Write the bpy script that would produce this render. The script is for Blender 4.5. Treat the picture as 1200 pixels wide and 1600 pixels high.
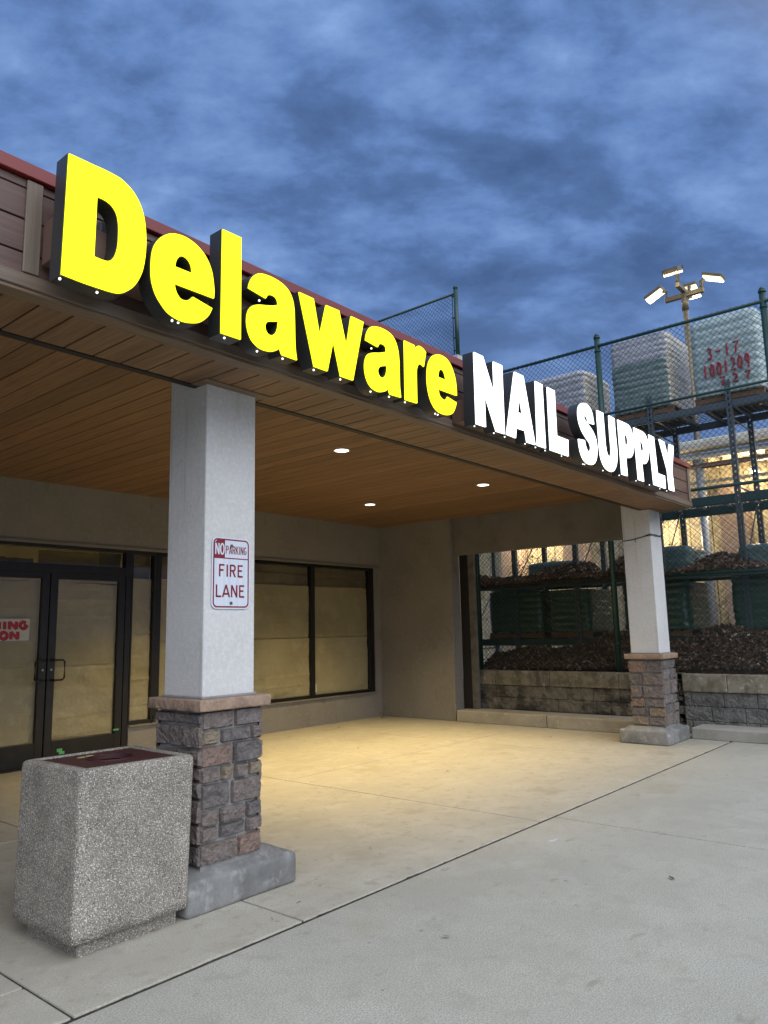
import bpy, bmesh, math, random
from mathutils import Vector, Matrix, noise
from mathutils.geometry import tessellate_polygon
R=math.radians
random.seed(7)
S=bpy.context.scene; COL=S.collection
for o in list(bpy.data.objects): bpy.data.objects.remove(o)

# ------------------------------------------------------------------ camera
cd=bpy.data.cameras.new('camera'); cam=bpy.data.objects.new('camera',cd); COL.objects.link(cam)
cd.sensor_fit='VERTICAL'; cd.sensor_height=32.0; cd.lens=1174.72/1600*32; cd.clip_start=.05; cd.clip_end=2000
FW=Vector((0.7558188,0.63580426,0.15649562)); RT=Vector((0.64616951,-0.76289648,-0.02130561)); UP=Vector((-0.10584376,-0.11722588,0.98744883))
m=Matrix.Identity(4)
for i in range(3): m[i][0]=RT[i]; m[i][1]=UP[i]; m[i][2]=-FW[i]
m[2][3]=1.5844
cam.matrix_world=m; S.camera=cam

# ------------------------------------------------------------------ world: dusk sky under broken cloud, paler on the side where the sun went down
W=bpy.data.worlds.new('World'); S.world=W; W.use_nodes=True
nt=W.node_tree; N=nt.nodes; L=nt.links; N.clear()
def wn(t,**k):
    n=N.new(t)
    for a,b in k.items(): setattr(n,a,b)
    return n
def vm(op,a,b=None):
    n=wn('ShaderNodeVectorMath',operation=op)
    for i,x in enumerate((a,b)):
        if x is None: continue
        if hasattr(x,'node'): L.new(x,n.inputs[i])
        else: n.inputs[i].default_value=x
    return n
def ma(op,a,b=0.,clamp=False):
    n=wn('ShaderNodeMath',operation=op,use_clamp=clamp)
    for i,x in enumerate((a,b)):
        if hasattr(x,'node'): L.new(x,n.inputs[i])
        else: n.inputs[i].default_value=x
    return n.outputs[0]
tc=wn('ShaderNodeTexCoord'); D=tc.outputs['Generated']
sp=wn('ShaderNodeSeparateXYZ'); L.new(D,sp.inputs[0])
zz=ma('ADD',ma('MAXIMUM',sp.outputs[2],.02),.42)
cb=wn('ShaderNodeCombineXYZ'); ca_=ma('ADD',ma('MULTIPLY',sp.outputs[0],.765),ma('MULTIPLY',sp.outputs[1],.644)); cb_=ma('ADD',ma('MULTIPLY',sp.outputs[0],.644),ma('MULTIPLY',sp.outputs[1],-.765))
L.new(ma('DIVIDE',ca_,zz),cb.inputs[0]); L.new(ma('MULTIPLY',ma('DIVIDE',cb_,zz),.60),cb.inputs[1]); cb.inputs[2].default_value=15.2
def nz(scale,detail,rough,dist=0.):
    n=wn('ShaderNodeTexNoise'); n.inputs['Scale'].default_value=scale; n.inputs['Detail'].default_value=detail; n.inputs['Roughness'].default_value=rough; n.inputs['Distortion'].default_value=dist
    L.new(cb.outputs[0],n.inputs['Vector']); return n.outputs['Fac']
big=nz(2.1,4,.5,.1); mid=nz(7.5,9,.60,.12); fine=nz(19.,5,.55,.2)
v=ma('ADD',ma('MULTIPLY',big,.38),ma('ADD',ma('MULTIPLY',mid,.48),ma('MULTIPLY',fine,.14)))
rp=wn('ShaderNodeValToRGB'); L.new(v,rp.inputs[0]); cr=rp.color_ramp
cr.elements[0].position=.38; cr.elements[0].color=(.062,.122,.280,1)
cr.elements[1].position=.63; cr.elements[1].color=(.32,.49,.85,1)
for p,c in ((.445,(.090,.170,.380,1)),(.49,(.130,.24,.52,1)),(.545,(.185,.32,.63,1))):
    e=cr.elements.new(p); e.color=c
# clouds flatten into an even blue towards the horizon
hz=wn('ShaderNodeMix',data_type='RGBA'); L.new(ma('MULTIPLY',ma('SUBTRACT',.44,sp.outputs[2]),3.6,True),hz.inputs['Factor'])
L.new(rp.outputs[0],hz.inputs['A']); hz.inputs['B'].default_value=(.125,.215,.44,1)
# the physical sky of a very low sun underneath
sky=wn('ShaderNodeTexSky',sky_type='NISHITA'); sky.sun_disc=False; sky.sun_elevation=R(2); sky.sun_rotation=R(200)
skm=wn('ShaderNodeMix',data_type='RGBA',blend_type='ADD'); skm.inputs['Factor'].default_value=.006
L.new(hz.outputs['Result'],skm.inputs['A']); L.new(sky.outputs[0],skm.inputs['B'])
# afterglow behind the camera
gd=vm('DOT_PRODUCT',D,Vector((-.25,-.88,.40)).normalized())
glow=ma('POWER',ma('MAXIMUM',ma('ADD',ma('MULTIPLY',gd.outputs['Value'],.75),.12),0.,True),1.4)
low=ma('MULTIPLY',ma('SUBTRACT',sp.outputs[2],.10),5.0,True)
glow=ma('MULTIPLY',glow,ma('ADD',ma('MULTIPLY',low,.93),.07))
gm=wn('ShaderNodeMix',data_type='RGBA'); L.new(glow,gm.inputs['Factor']); L.new(skm.outputs['Result'],gm.inputs['A']); gm.inputs['B'].default_value=(3.0,3.15,3.45,1)
bg=wn('ShaderNodeBackground'); L.new(gm.outputs['Result'],bg.inputs[0]); bg.inputs[1].default_value=1.0
wo=wn('ShaderNodeOutputWorld'); L.new(bg.outputs[0],wo.inputs[0])

sd=bpy.data.lights.new('sun','SUN'); sun=bpy.data.objects.new('sun',sd); COL.objects.link(sun)
sd.energy=.35; sd.angle=R(35); sd.color=(1.,.93,.84); sun.rotation_euler=(R(48),0,R(-20))
S.view_settings.view_transform='Standard'; S.view_settings.look='None'; S.view_settings.exposure=0.0; S.view_settings.gamma=1.0
S.view_settings.use_curve_mapping=False
S.cycles.max_bounces=7; S.cycles.diffuse_bounces=3; S.cycles.transparent_max_bounces=24; S.cycles.use_denoising=True
S.cycles.sample_clamp_indirect=4.0; S.cycles.caustics_reflective=False; S.cycles.caustics_refractive=False

# ------------------------------------------------------------------ helpers
ORG={}
def org(o): return ORG.get(o.name,Vector((0,0,0))) if o else Vector((0,0,0))
class MB:
    def __init__(s): s.bm=bmesh.new()
    def box(s,x0,x1,y0,y1,z0,z1,bev=0.,seg=1,mi=0,rot=None):
        r=bmesh.ops.create_cube(s.bm,size=1.)
        vs=r['verts']; c=Vector(((x0+x1)/2,(y0+y1)/2,(z0+z1)/2)); d=(x1-x0,y1-y0,z1-z0)
        for v in vs:
            p=Vector((v.co.x*d[0],v.co.y*d[1],v.co.z*d[2]))
            if rot is not None: p=rot@p
            v.co=c+p
        fs=set(f for v in vs for f in v.link_faces)
        if bev>0:
            es=list(set(e for v in vs for e in v.link_edges))
            rr=bmesh.ops.bevel(s.bm,geom=es,offset=bev,segments=seg,profile=.5,affect='EDGES')
            fs=set(rr['faces'])|set(f for f in fs if f.is_valid)
        for f in fs:
            if f.is_valid: f.material_index=mi
        return s
    def tube(s,pts,r,n=6,cap=True,mi=0,r2=None):
        pts=[Vector(p) for p in pts]; rings=[]; up=Vector((0,0,1))
        for i,p in enumerate(pts):
            t=(pts[min(i+1,len(pts)-1)]-pts[max(i-1,0)]).normalized()
            a=t.cross(up)
            if a.length<.05: a=t.cross(Vector((0,1,0)))
            a.normalize(); b=t.cross(a)
            rr=r if r2 is None else r+(r2-r)*i/(len(pts)-1)
            rings.append([s.bm.verts.new(p+a*rr*math.cos(2*math.pi*k/n)+b*rr*math.sin(2*math.pi*k/n)) for k in range(n)])
        for i in range(len(rings)-1):
            for k in range(n):
                f=s.bm.faces.new((rings[i][k],rings[i][(k+1)%n],rings[i+1][(k+1)%n],rings[i+1][k])); f.material_index=mi
        if cap:
            for q in (rings[0][::-1],rings[-1]):
                f=s.bm.faces.new(q); f.material_index=mi
        return s
    def quad(s,a,b,c,d,mi=0):
        f=s.bm.faces.new([s.bm.verts.new(Vector(p)) for p in (a,b,c,d)]); f.material_index=mi; return s
    def prism(s,loops,axis,lo,hi,mi=0,mi_front=None,mi_back=None):
        # loops: outline + holes in the two other axes; axis 0/1/2 is the extrusion direction
        def P(u,v,w):
            return Vector({0:(w,u,v),1:(u,w,v),2:(u,v,w)}[axis])
        flat=[q for l in loops for q in l]
        tri=tessellate_polygon([[Vector((q[0],q[1],0)) for q in l] for l in loops])
        A=[s.bm.verts.new(P(q[0],q[1],lo)) for q in flat]; B=[s.bm.verts.new(P(q[0],q[1],hi)) for q in flat]
        for t in tri:
            for V,mm in ((A,mi_front),(B,mi_back)):
                try: f=s.bm.faces.new([V[i] for i in t]); f.material_index=mi if mm is None else mm
                except ValueError: pass
        k=0
        for l in loops:
            n=len(l)
            for i in range(n):
                j=(i+1)%n
                f=s.bm.faces.new((A[k+i],A[k+j],B[k+j],B[k+i])); f.material_index=mi
            k+=n
        return s
    def build(s,name,mats,parent=None,smooth=False,fix=True):
        if fix: bmesh.ops.recalc_face_normals(s.bm,faces=s.bm.faces)
        o0=org(parent)
        if o0.length: bmesh.ops.translate(s.bm,vec=-o0,verts=s.bm.verts)
        me=bpy.data.meshes.new(name); s.bm.to_mesh(me); s.bm.free()
        for m_ in (mats if isinstance(mats,(list,tuple)) else [mats]): me.materials.append(m_)
        if smooth: me.shade_smooth()
        o=bpy.data.objects.new(name,me); COL.objects.link(o)
        if parent: o.parent=parent
        ORG[o.name]=o0
        return o
def thing(name,label,cat,loc=(0,0,0),group=None):
    o=bpy.data.objects.new(name,None); COL.objects.link(o); o.location=loc; o.empty_display_size=.2
    ORG[o.name]=Vector(loc); o['label']=label; o['category']=cat
    if group: o['group']=group
    return o
def tag(o,label,cat,group=None,kind=None):
    if label: o['label']=label
    if cat: o['category']=cat
    if group: o['group']=group
    if kind: o['kind']=kind
    return o
def struct(o): o['kind']='structure'; return o
def add_light(kind,parent,loc,energy,color,**k):
    l=bpy.data.lights.new('lamp_light',kind); l.energy=energy; l.color=color
    for a,b in k.items(): setattr(l,a,b)
    o=bpy.data.objects.new('lamp_light',l); COL.objects.link(o); o.parent=parent; o.location=Vector(loc)-org(parent); return o

# ------------------------------------------------------------------ materials
def mat(name,col,rough=.8,metal=0.,noise_=None,bump=None,spec=.5,emit=None,col2=None,extra=None,coat=0.):
    """noise_: list of (scale,detail,low,high,colour) blends; bump: list of (scale,detail,strength,distance)"""
    M=bpy.data.materials.new(name); M.use_nodes=True; t=M.node_tree; b=t.nodes['Principled BSDF']
    b.inputs['Roughness'].default_value=rough; b.inputs['Metallic'].default_value=metal; b.inputs['Specular IOR Level'].default_value=spec
    b.inputs['Coat Weight'].default_value=coat
    tcn=t.nodes.new('ShaderNodeTexCoord'); vec=tcn.outputs['Object']
    cur=t.nodes.new('ShaderNodeRGB'); cur.outputs[0].default_value=(*col,1); cur=cur.outputs[0]
    for q in (noise_ or []):
        sc,de,lo,hi,c=q[:5]
        mp=t.nodes.new('ShaderNodeMapping'); t.links.new(vec,mp.inputs[0])
        if len(q)>5: mp.inputs['Scale'].default_value=q[5]
        n=t.nodes.new('ShaderNodeTexNoise'); n.inputs['Scale'].default_value=sc; n.inputs['Detail'].default_value=de; n.inputs['Roughness'].default_value=.6
        t.links.new(mp.outputs[0],n.inputs['Vector'])
        mr=t.nodes.new('ShaderNodeMapRange'); mr.inputs['From Min'].default_value=lo; mr.inputs['From Max'].default_value=hi
        t.links.new(n.outputs['Fac'],mr.inputs['Value'])
        mx=t.nodes.new('ShaderNodeMix'); mx.data_type='RGBA'; t.links.new(mr.outputs[0],mx.inputs['Factor']); t.links.new(cur,mx.inputs['A']); mx.inputs['B'].default_value=(*c,1)
        cur=mx.outputs['Result']
    M['cur']=0
    t.links.new(cur,b.inputs['Base Color'])
    last=None
    for (sc,de,st,di) in (bump or []):
        n=t.nodes.new('ShaderNodeTexNoise'); n.inputs['Scale'].default_value=sc; n.inputs['Detail'].default_value=de; t.links.new(vec,n.inputs['Vector'])
        bp=t.nodes.new('ShaderNodeBump'); bp.inputs['Strength'].default_value=st; bp.inputs['Distance'].default_value=di
        t.links.new(n.outputs['Fac'],bp.inputs['Height'])
        if last: t.links.new(last,bp.inputs['Normal'])
        last=bp.outputs[0]
    if last: t.links.new(last,b.inputs['Normal'])
    if emit: b.inputs['Emission Color'].default_value=(*emit[0],1); b.inputs['Emission Strength'].default_value=emit[1]
    return M
def glassmat(name,tint=(.9,.93,.93),rough=.02):
    M=bpy.data.materials.new(name); M.use_nodes=True; t=M.node_tree; t.nodes.clear()
    tr=t.nodes.new('ShaderNodeBsdfTransparent'); tr.inputs[0].default_value=(*tint,1)
    gl=t.nodes.new('ShaderNodeBsdfGlossy'); gl.inputs['Roughness'].default_value=rough; gl.inputs[0].default_value=(1,1,1,1)
    fr=t.nodes.new('ShaderNodeFresnel'); fr.inputs[0].default_value=1.45
    ge=t.nodes.new('ShaderNodeNewGeometry'); nb=t.nodes.new('ShaderNodeMath'); nb.operation='SUBTRACT'; nb.inputs[0].default_value=1.; t.links.new(ge.outputs['Backfacing'],nb.inputs[1])
    mu=t.nodes.new('ShaderNodeMath'); mu.operation='MULTIPLY'; t.links.new(fr.outputs[0],mu.inputs[0]); t.links.new(nb.outputs[0],mu.inputs[1])
    mx=t.nodes.new('ShaderNodeMixShader'); t.links.new(mu.outputs[0],mx.inputs[0]); t.links.new(tr.outputs[0],mx.inputs[1]); t.links.new(gl.outputs[0],mx.inputs[2])
    o=t.nodes.new('ShaderNodeOutputMaterial'); t.links.new(mx.outputs[0],o.inputs[0]); return M
def speck(name,base,cells,scale,rough=.85,bump=.6,dist=.004,basemix=.25):
    """exposed aggregate: voronoi pebbles of several colours in a mortar"""
    M=bpy.data.materials.new(name); M.use_nodes=True; t=M.node_tree; b=t.nodes['Principled BSDF']; b.inputs['Roughness'].default_value=rough
    tcn=t.nodes.new('ShaderNodeTexCoord')
    n0=t.nodes.new('ShaderNodeTexNoise'); n0.inputs['Scale'].default_value=scale*.7; t.links.new(tcn.outputs['Object'],n0.inputs['Vector'])
    vm_=t.nodes.new('ShaderNodeVectorMath'); vm_.operation='MULTIPLY_ADD'; t.links.new(n0.outputs['Color'],vm_.inputs[0]); vm_.inputs[1].default_value=(.006,)*3; t.links.new(tcn.outputs['Object'],vm_.inputs[2])
    vo=t.nodes.new('ShaderNodeTexVoronoi'); vo.inputs['Scale'].default_value=scale; t.links.new(vm_.outputs[0],vo.inputs['Vector'])
    sx=t.nodes.new('ShaderNodeSeparateColor'); t.links.new(vo.outputs['Color'],sx.inputs[0])
    r_=t.nodes.new('ShaderNodeValToRGB'); r_.color_ramp.interpolation='CONSTANT'; t.links.new(sx.outputs[0],r_.inputs[0])
    e=r_.color_ramp.elements; e[0].position=0; e[0].color=(*cells[0],1); e[1].position=1/len(cells); e[1].color=(*cells[1],1)
    for i in range(2,len(cells)): q=e.new(i/len(cells)); q.color=(*cells[i],1)
    mr=t.nodes.new('ShaderNodeMapRange'); mr.inputs['From Min'].default_value=.30; mr.inputs['From Max'].default_value=.55; t.links.new(vo.outputs['Distance'],mr.inputs['Value'])
    mx=t.nodes.new('ShaderNodeMix'); mx.data_type='RGBA'; t.links.new(mr.outputs[0],mx.inputs['Factor']); t.links.new(r_.outputs[0],mx.inputs['A']); mx.inputs['B'].default_value=(*base,1)
    n1=t.nodes.new('ShaderNodeTexNoise'); n1.inputs['Scale'].default_value=5; n1.inputs['Detail'].default_value=5; t.links.new(tcn.outputs['Object'],n1.inputs['Vector'])
    m2=t.nodes.new('ShaderNodeMapRange'); m2.inputs['From Min'].default_value=.3; m2.inputs['From Max'].default_value=.7; m2.inputs['To Min'].default_value=.8; m2.inputs['To Max'].default_value=1.15; t.links.new(n1.outputs['Fac'],m2.inputs['Value'])
    m3=t.nodes.new('ShaderNodeVectorMath'); m3.operation='SCALE'; t.links.new(mx.outputs['Result'],m3.inputs[0]); t.links.new(m2.outputs[0],m3.inputs['Scale'])
    t.links.new(m3.outputs[0],b.inputs['Base Color'])
    inv=t.nodes.new('ShaderNodeMath'); inv.operation='SUBTRACT'; inv.inputs[0].default_value=1.; t.links.new(vo.outputs['Distance'],inv.inputs[1])
    bp=t.nodes.new('ShaderNodeBump'); bp.inputs['Strength'].default_value=bump; bp.inputs['Distance'].default_value=dist; t.links.new(inv.outputs[0],bp.inputs['Height']); t.links.new(bp.outputs[0],b.inputs['Normal'])
    return M
def wood(name,a,b_,axis,plank=None,plank_axis=0,rough=.55,tone=.25):
    """grain runs along axis; each plank (of width plank across plank_axis) gets its own tone"""
    M=bpy.data.materials.new(name); M.use_nodes=True; t=M.node_tree; b=t.nodes['Principled BSDF']; b.inputs['Roughness'].default_value=rough
    tcn=t.nodes.new('ShaderNodeTexCoord'); mp=t.nodes.new('ShaderNodeMapping'); t.links.new(tcn.outputs['Object'],mp.inputs[0])
    sc=[26.,26.,26.]; sc[axis]=1.2; mp.inputs['Scale'].default_value=sc
    n=t.nodes.new('ShaderNodeTexNoise'); n.inputs['Scale'].default_value=1.6; n.inputs['Detail'].default_value=6; n.inputs['Roughness'].default_value=.65; n.inputs['Distortion'].default_value=.4
    vec=mp.outputs[0]
    tonev=None
    if plank:
        s_=t.nodes.new('ShaderNodeSeparateXYZ'); t.links.new(tcn.outputs['Object'],s_.inputs[0])
        d=t.nodes.new('ShaderNodeMath'); d.operation='DIVIDE'; t.links.new(s_.outputs[plank_axis],d.inputs[0]); d.inputs[1].default_value=plank
        fl=t.nodes.new('ShaderNodeMath'); fl.operation='FLOOR'; t.links.new(d.outputs[0],fl.inputs[0])
        wn_=t.nodes.new('ShaderNodeTexWhiteNoise'); wn_.noise_dimensions='1D'; t.links.new(fl.outputs[0],wn_.inputs['W'])
        ad=t.nodes.new('ShaderNodeVectorMath'); ad.operation='MULTIPLY_ADD'; t.links.new(wn_.outputs['Color'],ad.inputs[0]); ad.inputs[1].default_value=(30,30,30); t.links.new(mp.outputs[0],ad.inputs[2]); vec=ad.outputs[0]
        mr=t.nodes.new('ShaderNodeMapRange'); mr.inputs['To Min'].default_value=1-tone; mr.inputs['To Max'].default_value=1+tone; t.links.new(wn_.outputs['Value'],mr.inputs['Value']); tonev=mr.outputs[0]
    t.links.new(vec,n.inputs['Vector'])
    r_=t.nodes.new('ShaderNodeValToRGB'); r_.color_ramp.elements[0].position=.33; r_.color_ramp.elements[0].color=(*a,1); r_.color_ramp.elements[1].position=.68; r_.color_ramp.elements[1].color=(*b_,1)
    t.links.new(n.outputs['Fac'],r_.inputs[0]); cur=r_.outputs[0]
    if tonev:
        v_=t.nodes.new('ShaderNodeVectorMath'); v_.operation='SCALE'; t.links.new(cur,v_.inputs[0]); t.links.new(tonev,v_.inputs['Scale']); cur=v_.outputs[0]
    t.links.new(cur,b.inputs['Base Color'])
    bp=t.nodes.new('ShaderNodeBump'); bp.inputs['Strength'].default_value=.25; bp.inputs['Distance'].default_value=.002; t.links.new(n.outputs['Fac'],bp.inputs['Height']); t.links.new(bp.outputs[0],b.inputs['Normal'])
    return M

concrete_in=mat('walk_concrete',(.45,.425,.355),.87,noise_=[(.8,6,.42,.66,(.375,.35,.285)),(3.,9,.48,.68,(.51,.485,.415)),(9.,7,.54,.70,(.31,.285,.225)),(110.,4,.42,.62,(.34,.32,.26)),(14.,5,.67,.72,(.17,.15,.12)),(250.,2,.57,.7,(.25,.23,.18)),(1.7,6,.58,.70,(.33,.30,.235)),(5.,5,.68,.73,(.22,.195,.155),(1,2.5,1))],bump=[(140,4,.4,.002),(14,5,.15,.004)])
concrete_out=mat('pavement_concrete',(.435,.42,.36),.9,noise_=[(.5,7,.40,.62,(.37,.355,.30)),(2.2,10,.46,.64,(.48,.465,.405)),(7.,9,.52,.70,(.35,.335,.275)),(110.,4,.42,.60,(.31,.30,.25)),(240.,2,.55,.68,(.21,.20,.165)),(1.1,6,.58,.70,(.33,.305,.24)),(11.,5,.69,.74,(.17,.155,.13)),(150.,3,.58,.68,(.60,.58,.51)),(3.4,6,.64,.70,(.29,.275,.225),(1,1.8,1))],bump=[(120,5,.6,.003),(24,4,.2,.003)])
plinth_m=mat('plinth_concrete',(.25,.25,.24),.85,noise_=[(4,6,.40,.65,(.155,.155,.15)),(11,7,.52,.70,(.36,.36,.35)),(2.5,5,.55,.7,(.12,.12,.115)),(90,3,.5,.8,(.18,.18,.17))],bump=[(60,5,.3,.004)])
kerb_m=mat('kerb_concrete',(.38,.36,.31),.88,noise_=[(3,6,.42,.68,(.26,.245,.205)),(12,6,.55,.72,(.46,.44,.39)),(80,3,.5,.8,(.28,.26,.22))],bump=[(60,5,.3,.004)])
joint_m=mat('joint_dirt',(.030,.027,.022),.95,noise_=[(7,5,.5,.65,(.075,.065,.05))])
ground_m=mat('far_ground',(.20,.19,.17),.95,noise_=[(.3,5,.4,.7,(.13,.125,.11))])
stucco=mat('white_stucco',(.62,.62,.61),.9,noise_=[(1.6,5,.45,.75,(.54,.54,.525)),(35,4,.45,.75,(.70,.70,.69)),(3.,5,.60,.72,(.53,.52,.49),(6,6,.35)),(8.,4,.70,.75,(.38,.37,.35))],bump=[(190,4,.75,.004),(50,3,.3,.004)])
taupe=mat('taupe_stucco',(.245,.232,.205),.9,noise_=[(1.2,5,.42,.7,(.20,.188,.165)),(20,5,.5,.75,(.28,.265,.235)),(3,6,.60,.74,(.165,.155,.135),(2,2,.6))],bump=[(150,4,.5,.003)])
taupe_dk=mat('taupe_band',(.195,.185,.165),.9,noise_=[(1.6,5,.42,.7,(.14,.13,.115))],bump=[(150,4,.4,.003)])
soffit_m=wood('soffit_planks',(.155,.082,.037),(.27,.155,.076),1,.2,0,.6,.16)
soffit_f=wood('soffit_front_planks',(.155,.082,.037),(.27,.155,.076),1,.175,0,.6,.16)
trim_m=wood('soffit_trim',(.14,.094,.058),(.21,.145,.09),0,None,0,.55)
fascia_m=wood('fascia_boards',(.090,.048,.038),(.150,.088,.068),0,.165,2,.5,.15)
fascia_t=wood('fascia_trim',(.13,.098,.072),(.20,.155,.115),2,None,0,.5)
fascia_bt=wood('fascia_bottom_trim',(.12,.088,.062),(.18,.135,.10),0,None,0,.5)
red_m=mat('red_coping',(.19,.020,.017),.42,noise_=[(1.5,5,.45,.7,(.15,.017,.015)),(14,5,.6,.75,(.12,.02,.018))],spec=.5)
black_m=mat('black_strip',(.012,.011,.010),.6)
black_frame=mat('black_aluminium',(.013,.013,.014),.35,noise_=[(6,5,.5,.75,(.024,.023,.022))],metal=.3)
letter_side=mat('black_letter_return',(.030,.033,.035),.42,noise_=[(4,4,.45,.7,(.022,.024,.026))],spec=.5)
yellow_f=mat('yellow_lit_face',(.25,.24,.0),.5,spec=.1,emit=((1.,.98,.012),2.2))
white_f=mat('white_lit_face',(.8,.8,.8),.5,emit=((.93,1.,.965),2.4))
led_m=mat('led_dot',(1,1,1),.5,emit=((1.,1.,.95),1.6))
brown_m=mat('raceway_brown',(.135,.075,.055),.5,noise_=[(5,5,.45,.7,(.11,.062,.046))])
STONES=[mat('stone_'+n,c,.85,noise_=[(16,6,.42,.66,d),(45,5,.52,.75,e)],bump=[(34,6,.9,.012),(120,4,.35,.003)]) for n,c,d,e in (
 ('plum',(.145,.118,.106),(.20,.168,.148),(.088,.072,.066)),('slate',(.135,.120,.114),(.088,.078,.075),(.20,.18,.168)),
 ('rust',(.20,.140,.110),(.135,.090,.075),(.27,.19,.155)),('tan',(.22,.175,.12),(.16,.13,.095),(.29,.24,.18)),('grey',(.17,.145,.135),(.115,.10,.098),(.23,.205,.19)))]
mortar=mat('mortar',(.27,.265,.255),.95,noise_=[(9,5,.45,.7,(.20,.195,.185))],bump=[(50,5,.8,.008)])
capstone=mat('cap_stone',(.34,.235,.165),.85,noise_=[(12,6,.42,.66,(.245,.17,.125)),(40,5,.52,.75,(.41,.31,.235))],bump=[(30,6,1.,.012),(110,4,.3,.003)])
aggregate=speck('exposed_aggregate',(.26,.24,.205),[(.68,.64,.56),(.39,.345,.27),(.16,.145,.13),(.54,.47,.36),(.76,.72,.65),(.32,.285,.24),(.48,.43,.35),(.055,.05,.05)],145,.8,.9,.006)
maroon=mat('maroon_lid',(.060,.022,.024),.42,noise_=[(5,5,.5,.7,(.082,.034,.034)),(40,4,.6,.8,(.04,.016,.018))],bump=[(60,3,.15,.001)])
dark_m=mat('dark_inside',(.006,.006,.006),.9)
sign_white=mat('sign_white',(.66,.70,.76),.35,noise_=[(90,1,.4,.6,(.58,.64,.73),(1,.001,.02))])
sign_red=mat('sign_red',(.20,.006,.014),.35)
sign_edge=mat('sign_edge',(.72,.72,.74),.4)
bolt_m=mat('bolt_steel',(.12,.13,.13),.35,metal=.8)
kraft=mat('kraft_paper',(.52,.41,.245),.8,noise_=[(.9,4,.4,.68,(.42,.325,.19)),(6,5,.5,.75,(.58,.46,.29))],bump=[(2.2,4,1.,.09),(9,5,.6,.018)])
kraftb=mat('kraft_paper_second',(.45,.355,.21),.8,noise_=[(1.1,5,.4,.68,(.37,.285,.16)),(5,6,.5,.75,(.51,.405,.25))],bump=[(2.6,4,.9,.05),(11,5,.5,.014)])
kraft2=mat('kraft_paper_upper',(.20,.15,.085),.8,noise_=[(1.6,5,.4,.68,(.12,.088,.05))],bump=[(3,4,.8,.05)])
glass=glassmat('shop_glass')
cream=mat('room_paint',(.62,.54,.38),.85,noise_=[(2,4,.4,.7,(.5,.42,.28))])
tube_m=mat('room_tube',(1,1,1),.5,emit=((1.,.80,.48),7.))
galv=mat('rack_steel_blue',(.075,.105,.125),.5,metal=.2,noise_=[(9,5,.5,.75,(.10,.095,.085)),(3,5,.55,.75,(.05,.075,.09))],bump=[(60,3,.1,.001)])
green_steel=mat('rack_steel_green',(.016,.060,.062),.5,noise_=[(8,5,.52,.75,(.03,.05,.048))])
galv_l=mat('galvanised',(.30,.31,.31),.45,metal=.5,noise_=[(12,4,.45,.7,(.22,.23,.23))])
fence_g=mat('green_vinyl',(.006,.040,.032),.38,noise_=[(6,5,.5,.75,(.018,.058,.045))])
wire_m=mat('fence_wire',(.010,.020,.022),.45)
wire_fine=mat('fence_wire_fine',(.012,.030,.030),.5)
block_m=mat('retaining_block',(.22,.20,.15),.95,noise_=[(5,7,.45,.6,(.09,.085,.068)),(14,6,.50,.70,(.27,.25,.205)),(1.8,6,.50,.62,(.05,.052,.04),(1,1,2)),(70,4,.5,.75,(.10,.09,.075))],bump=[(26,7,1.,.03),(90,4,.4,.006)])
pil_m=mat('pilaster_concrete',(.15,.14,.12),.9,noise_=[(6,6,.45,.65,(.09,.085,.075))],bump=[(60,5,.3,.004)])
block_g=mat('retaining_block_grey',(.17,.165,.15),.95,noise_=[(5,7,.46,.62,(.085,.082,.075)),(14,6,.50,.70,(.24,.235,.215)),(70,4,.5,.75,(.10,.095,.085))],bump=[(26,7,1.,.03),(90,4,.4,.006)])
blockcap_m=mat('retaining_cap',(.25,.225,.165),.92,noise_=[(5,7,.44,.60,(.135,.12,.08)),(9,6,.58,.70,(.44,.42,.36)),(3,6,.60,.68,(.11,.10,.08),(1,1,.35))],bump=[(60,6,.6,.008)])
LEAVES=[mat('leaf_'+n,c,.75) for n,c in (('brown',(.20,.118,.070)),('dark',(.09,.056,.038)),('tan',(.36,.25,.165)),('russet',(.17,.085,.050)),('pale',(.48,.42,.36)))]
litter_bed=mat('litter_bed',(.045,.028,.018),.95,noise_=[(20,6,.45,.65,(.10,.055,.032))],bump=[(30,6,1.,.03)])
def wrapmat(name,a,b,c,sc=(1,1,7)):
    return mat(name,a,.28,noise_=[(3.,6,.42,.62,b,sc),(9,7,.55,.70,c,(1,1,3)),(30,4,.60,.72,(min(1,c[0]*1.5),min(1,c[1]*1.5),min(1,c[2]*1.5)),(1,1,2))],bump=[(9,5,.7,.02),(45,4,.4,.006)],spec=.6)
wrap_white=wrapmat('film_white',(.36,.37,.40),(.27,.28,.31),(.46,.47,.50))
wrap_green=wrapmat('film_grey_green',(.17,.23,.22),(.10,.16,.15),(.26,.31,.30))
wrap_teal=wrapmat('film_pale_teal',(.37,.46,.45),(.26,.37,.36),(.50,.57,.57))
wrap_dark=wrapmat('film_dark_green',(.024,.088,.062),(.013,.055,.040),(.085,.15,.12))
wrap_cream=wrapmat('film_cream',(.50,.47,.40),(.40,.37,.30),(.60,.57,.50))  # bundle film; also the painted warm light on two pallets' -y sides
wrap_slate=wrapmat('film_slate',(.12,.19,.185),(.08,.145,.145),(.20,.27,.26))
pallet_wood=mat('pallet_timber',(.16,.095,.055),.9,noise_=[(20,5,.45,.7,(.085,.05,.03),(1,.2,1))],bump=[(60,4,.3,.003)])
marker=mat('red_marker',(.36,.018,.035),.6)
tan_wall=mat('tan_siding',(.50,.44,.29),.8,noise_=[(.8,5,.42,.68,(.40,.34,.21)),(4,8,.50,.66,(.24,.20,.12)),(11,6,.56,.66,(.62,.57,.42))],bump=[(12,6,1.,.05)])
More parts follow.
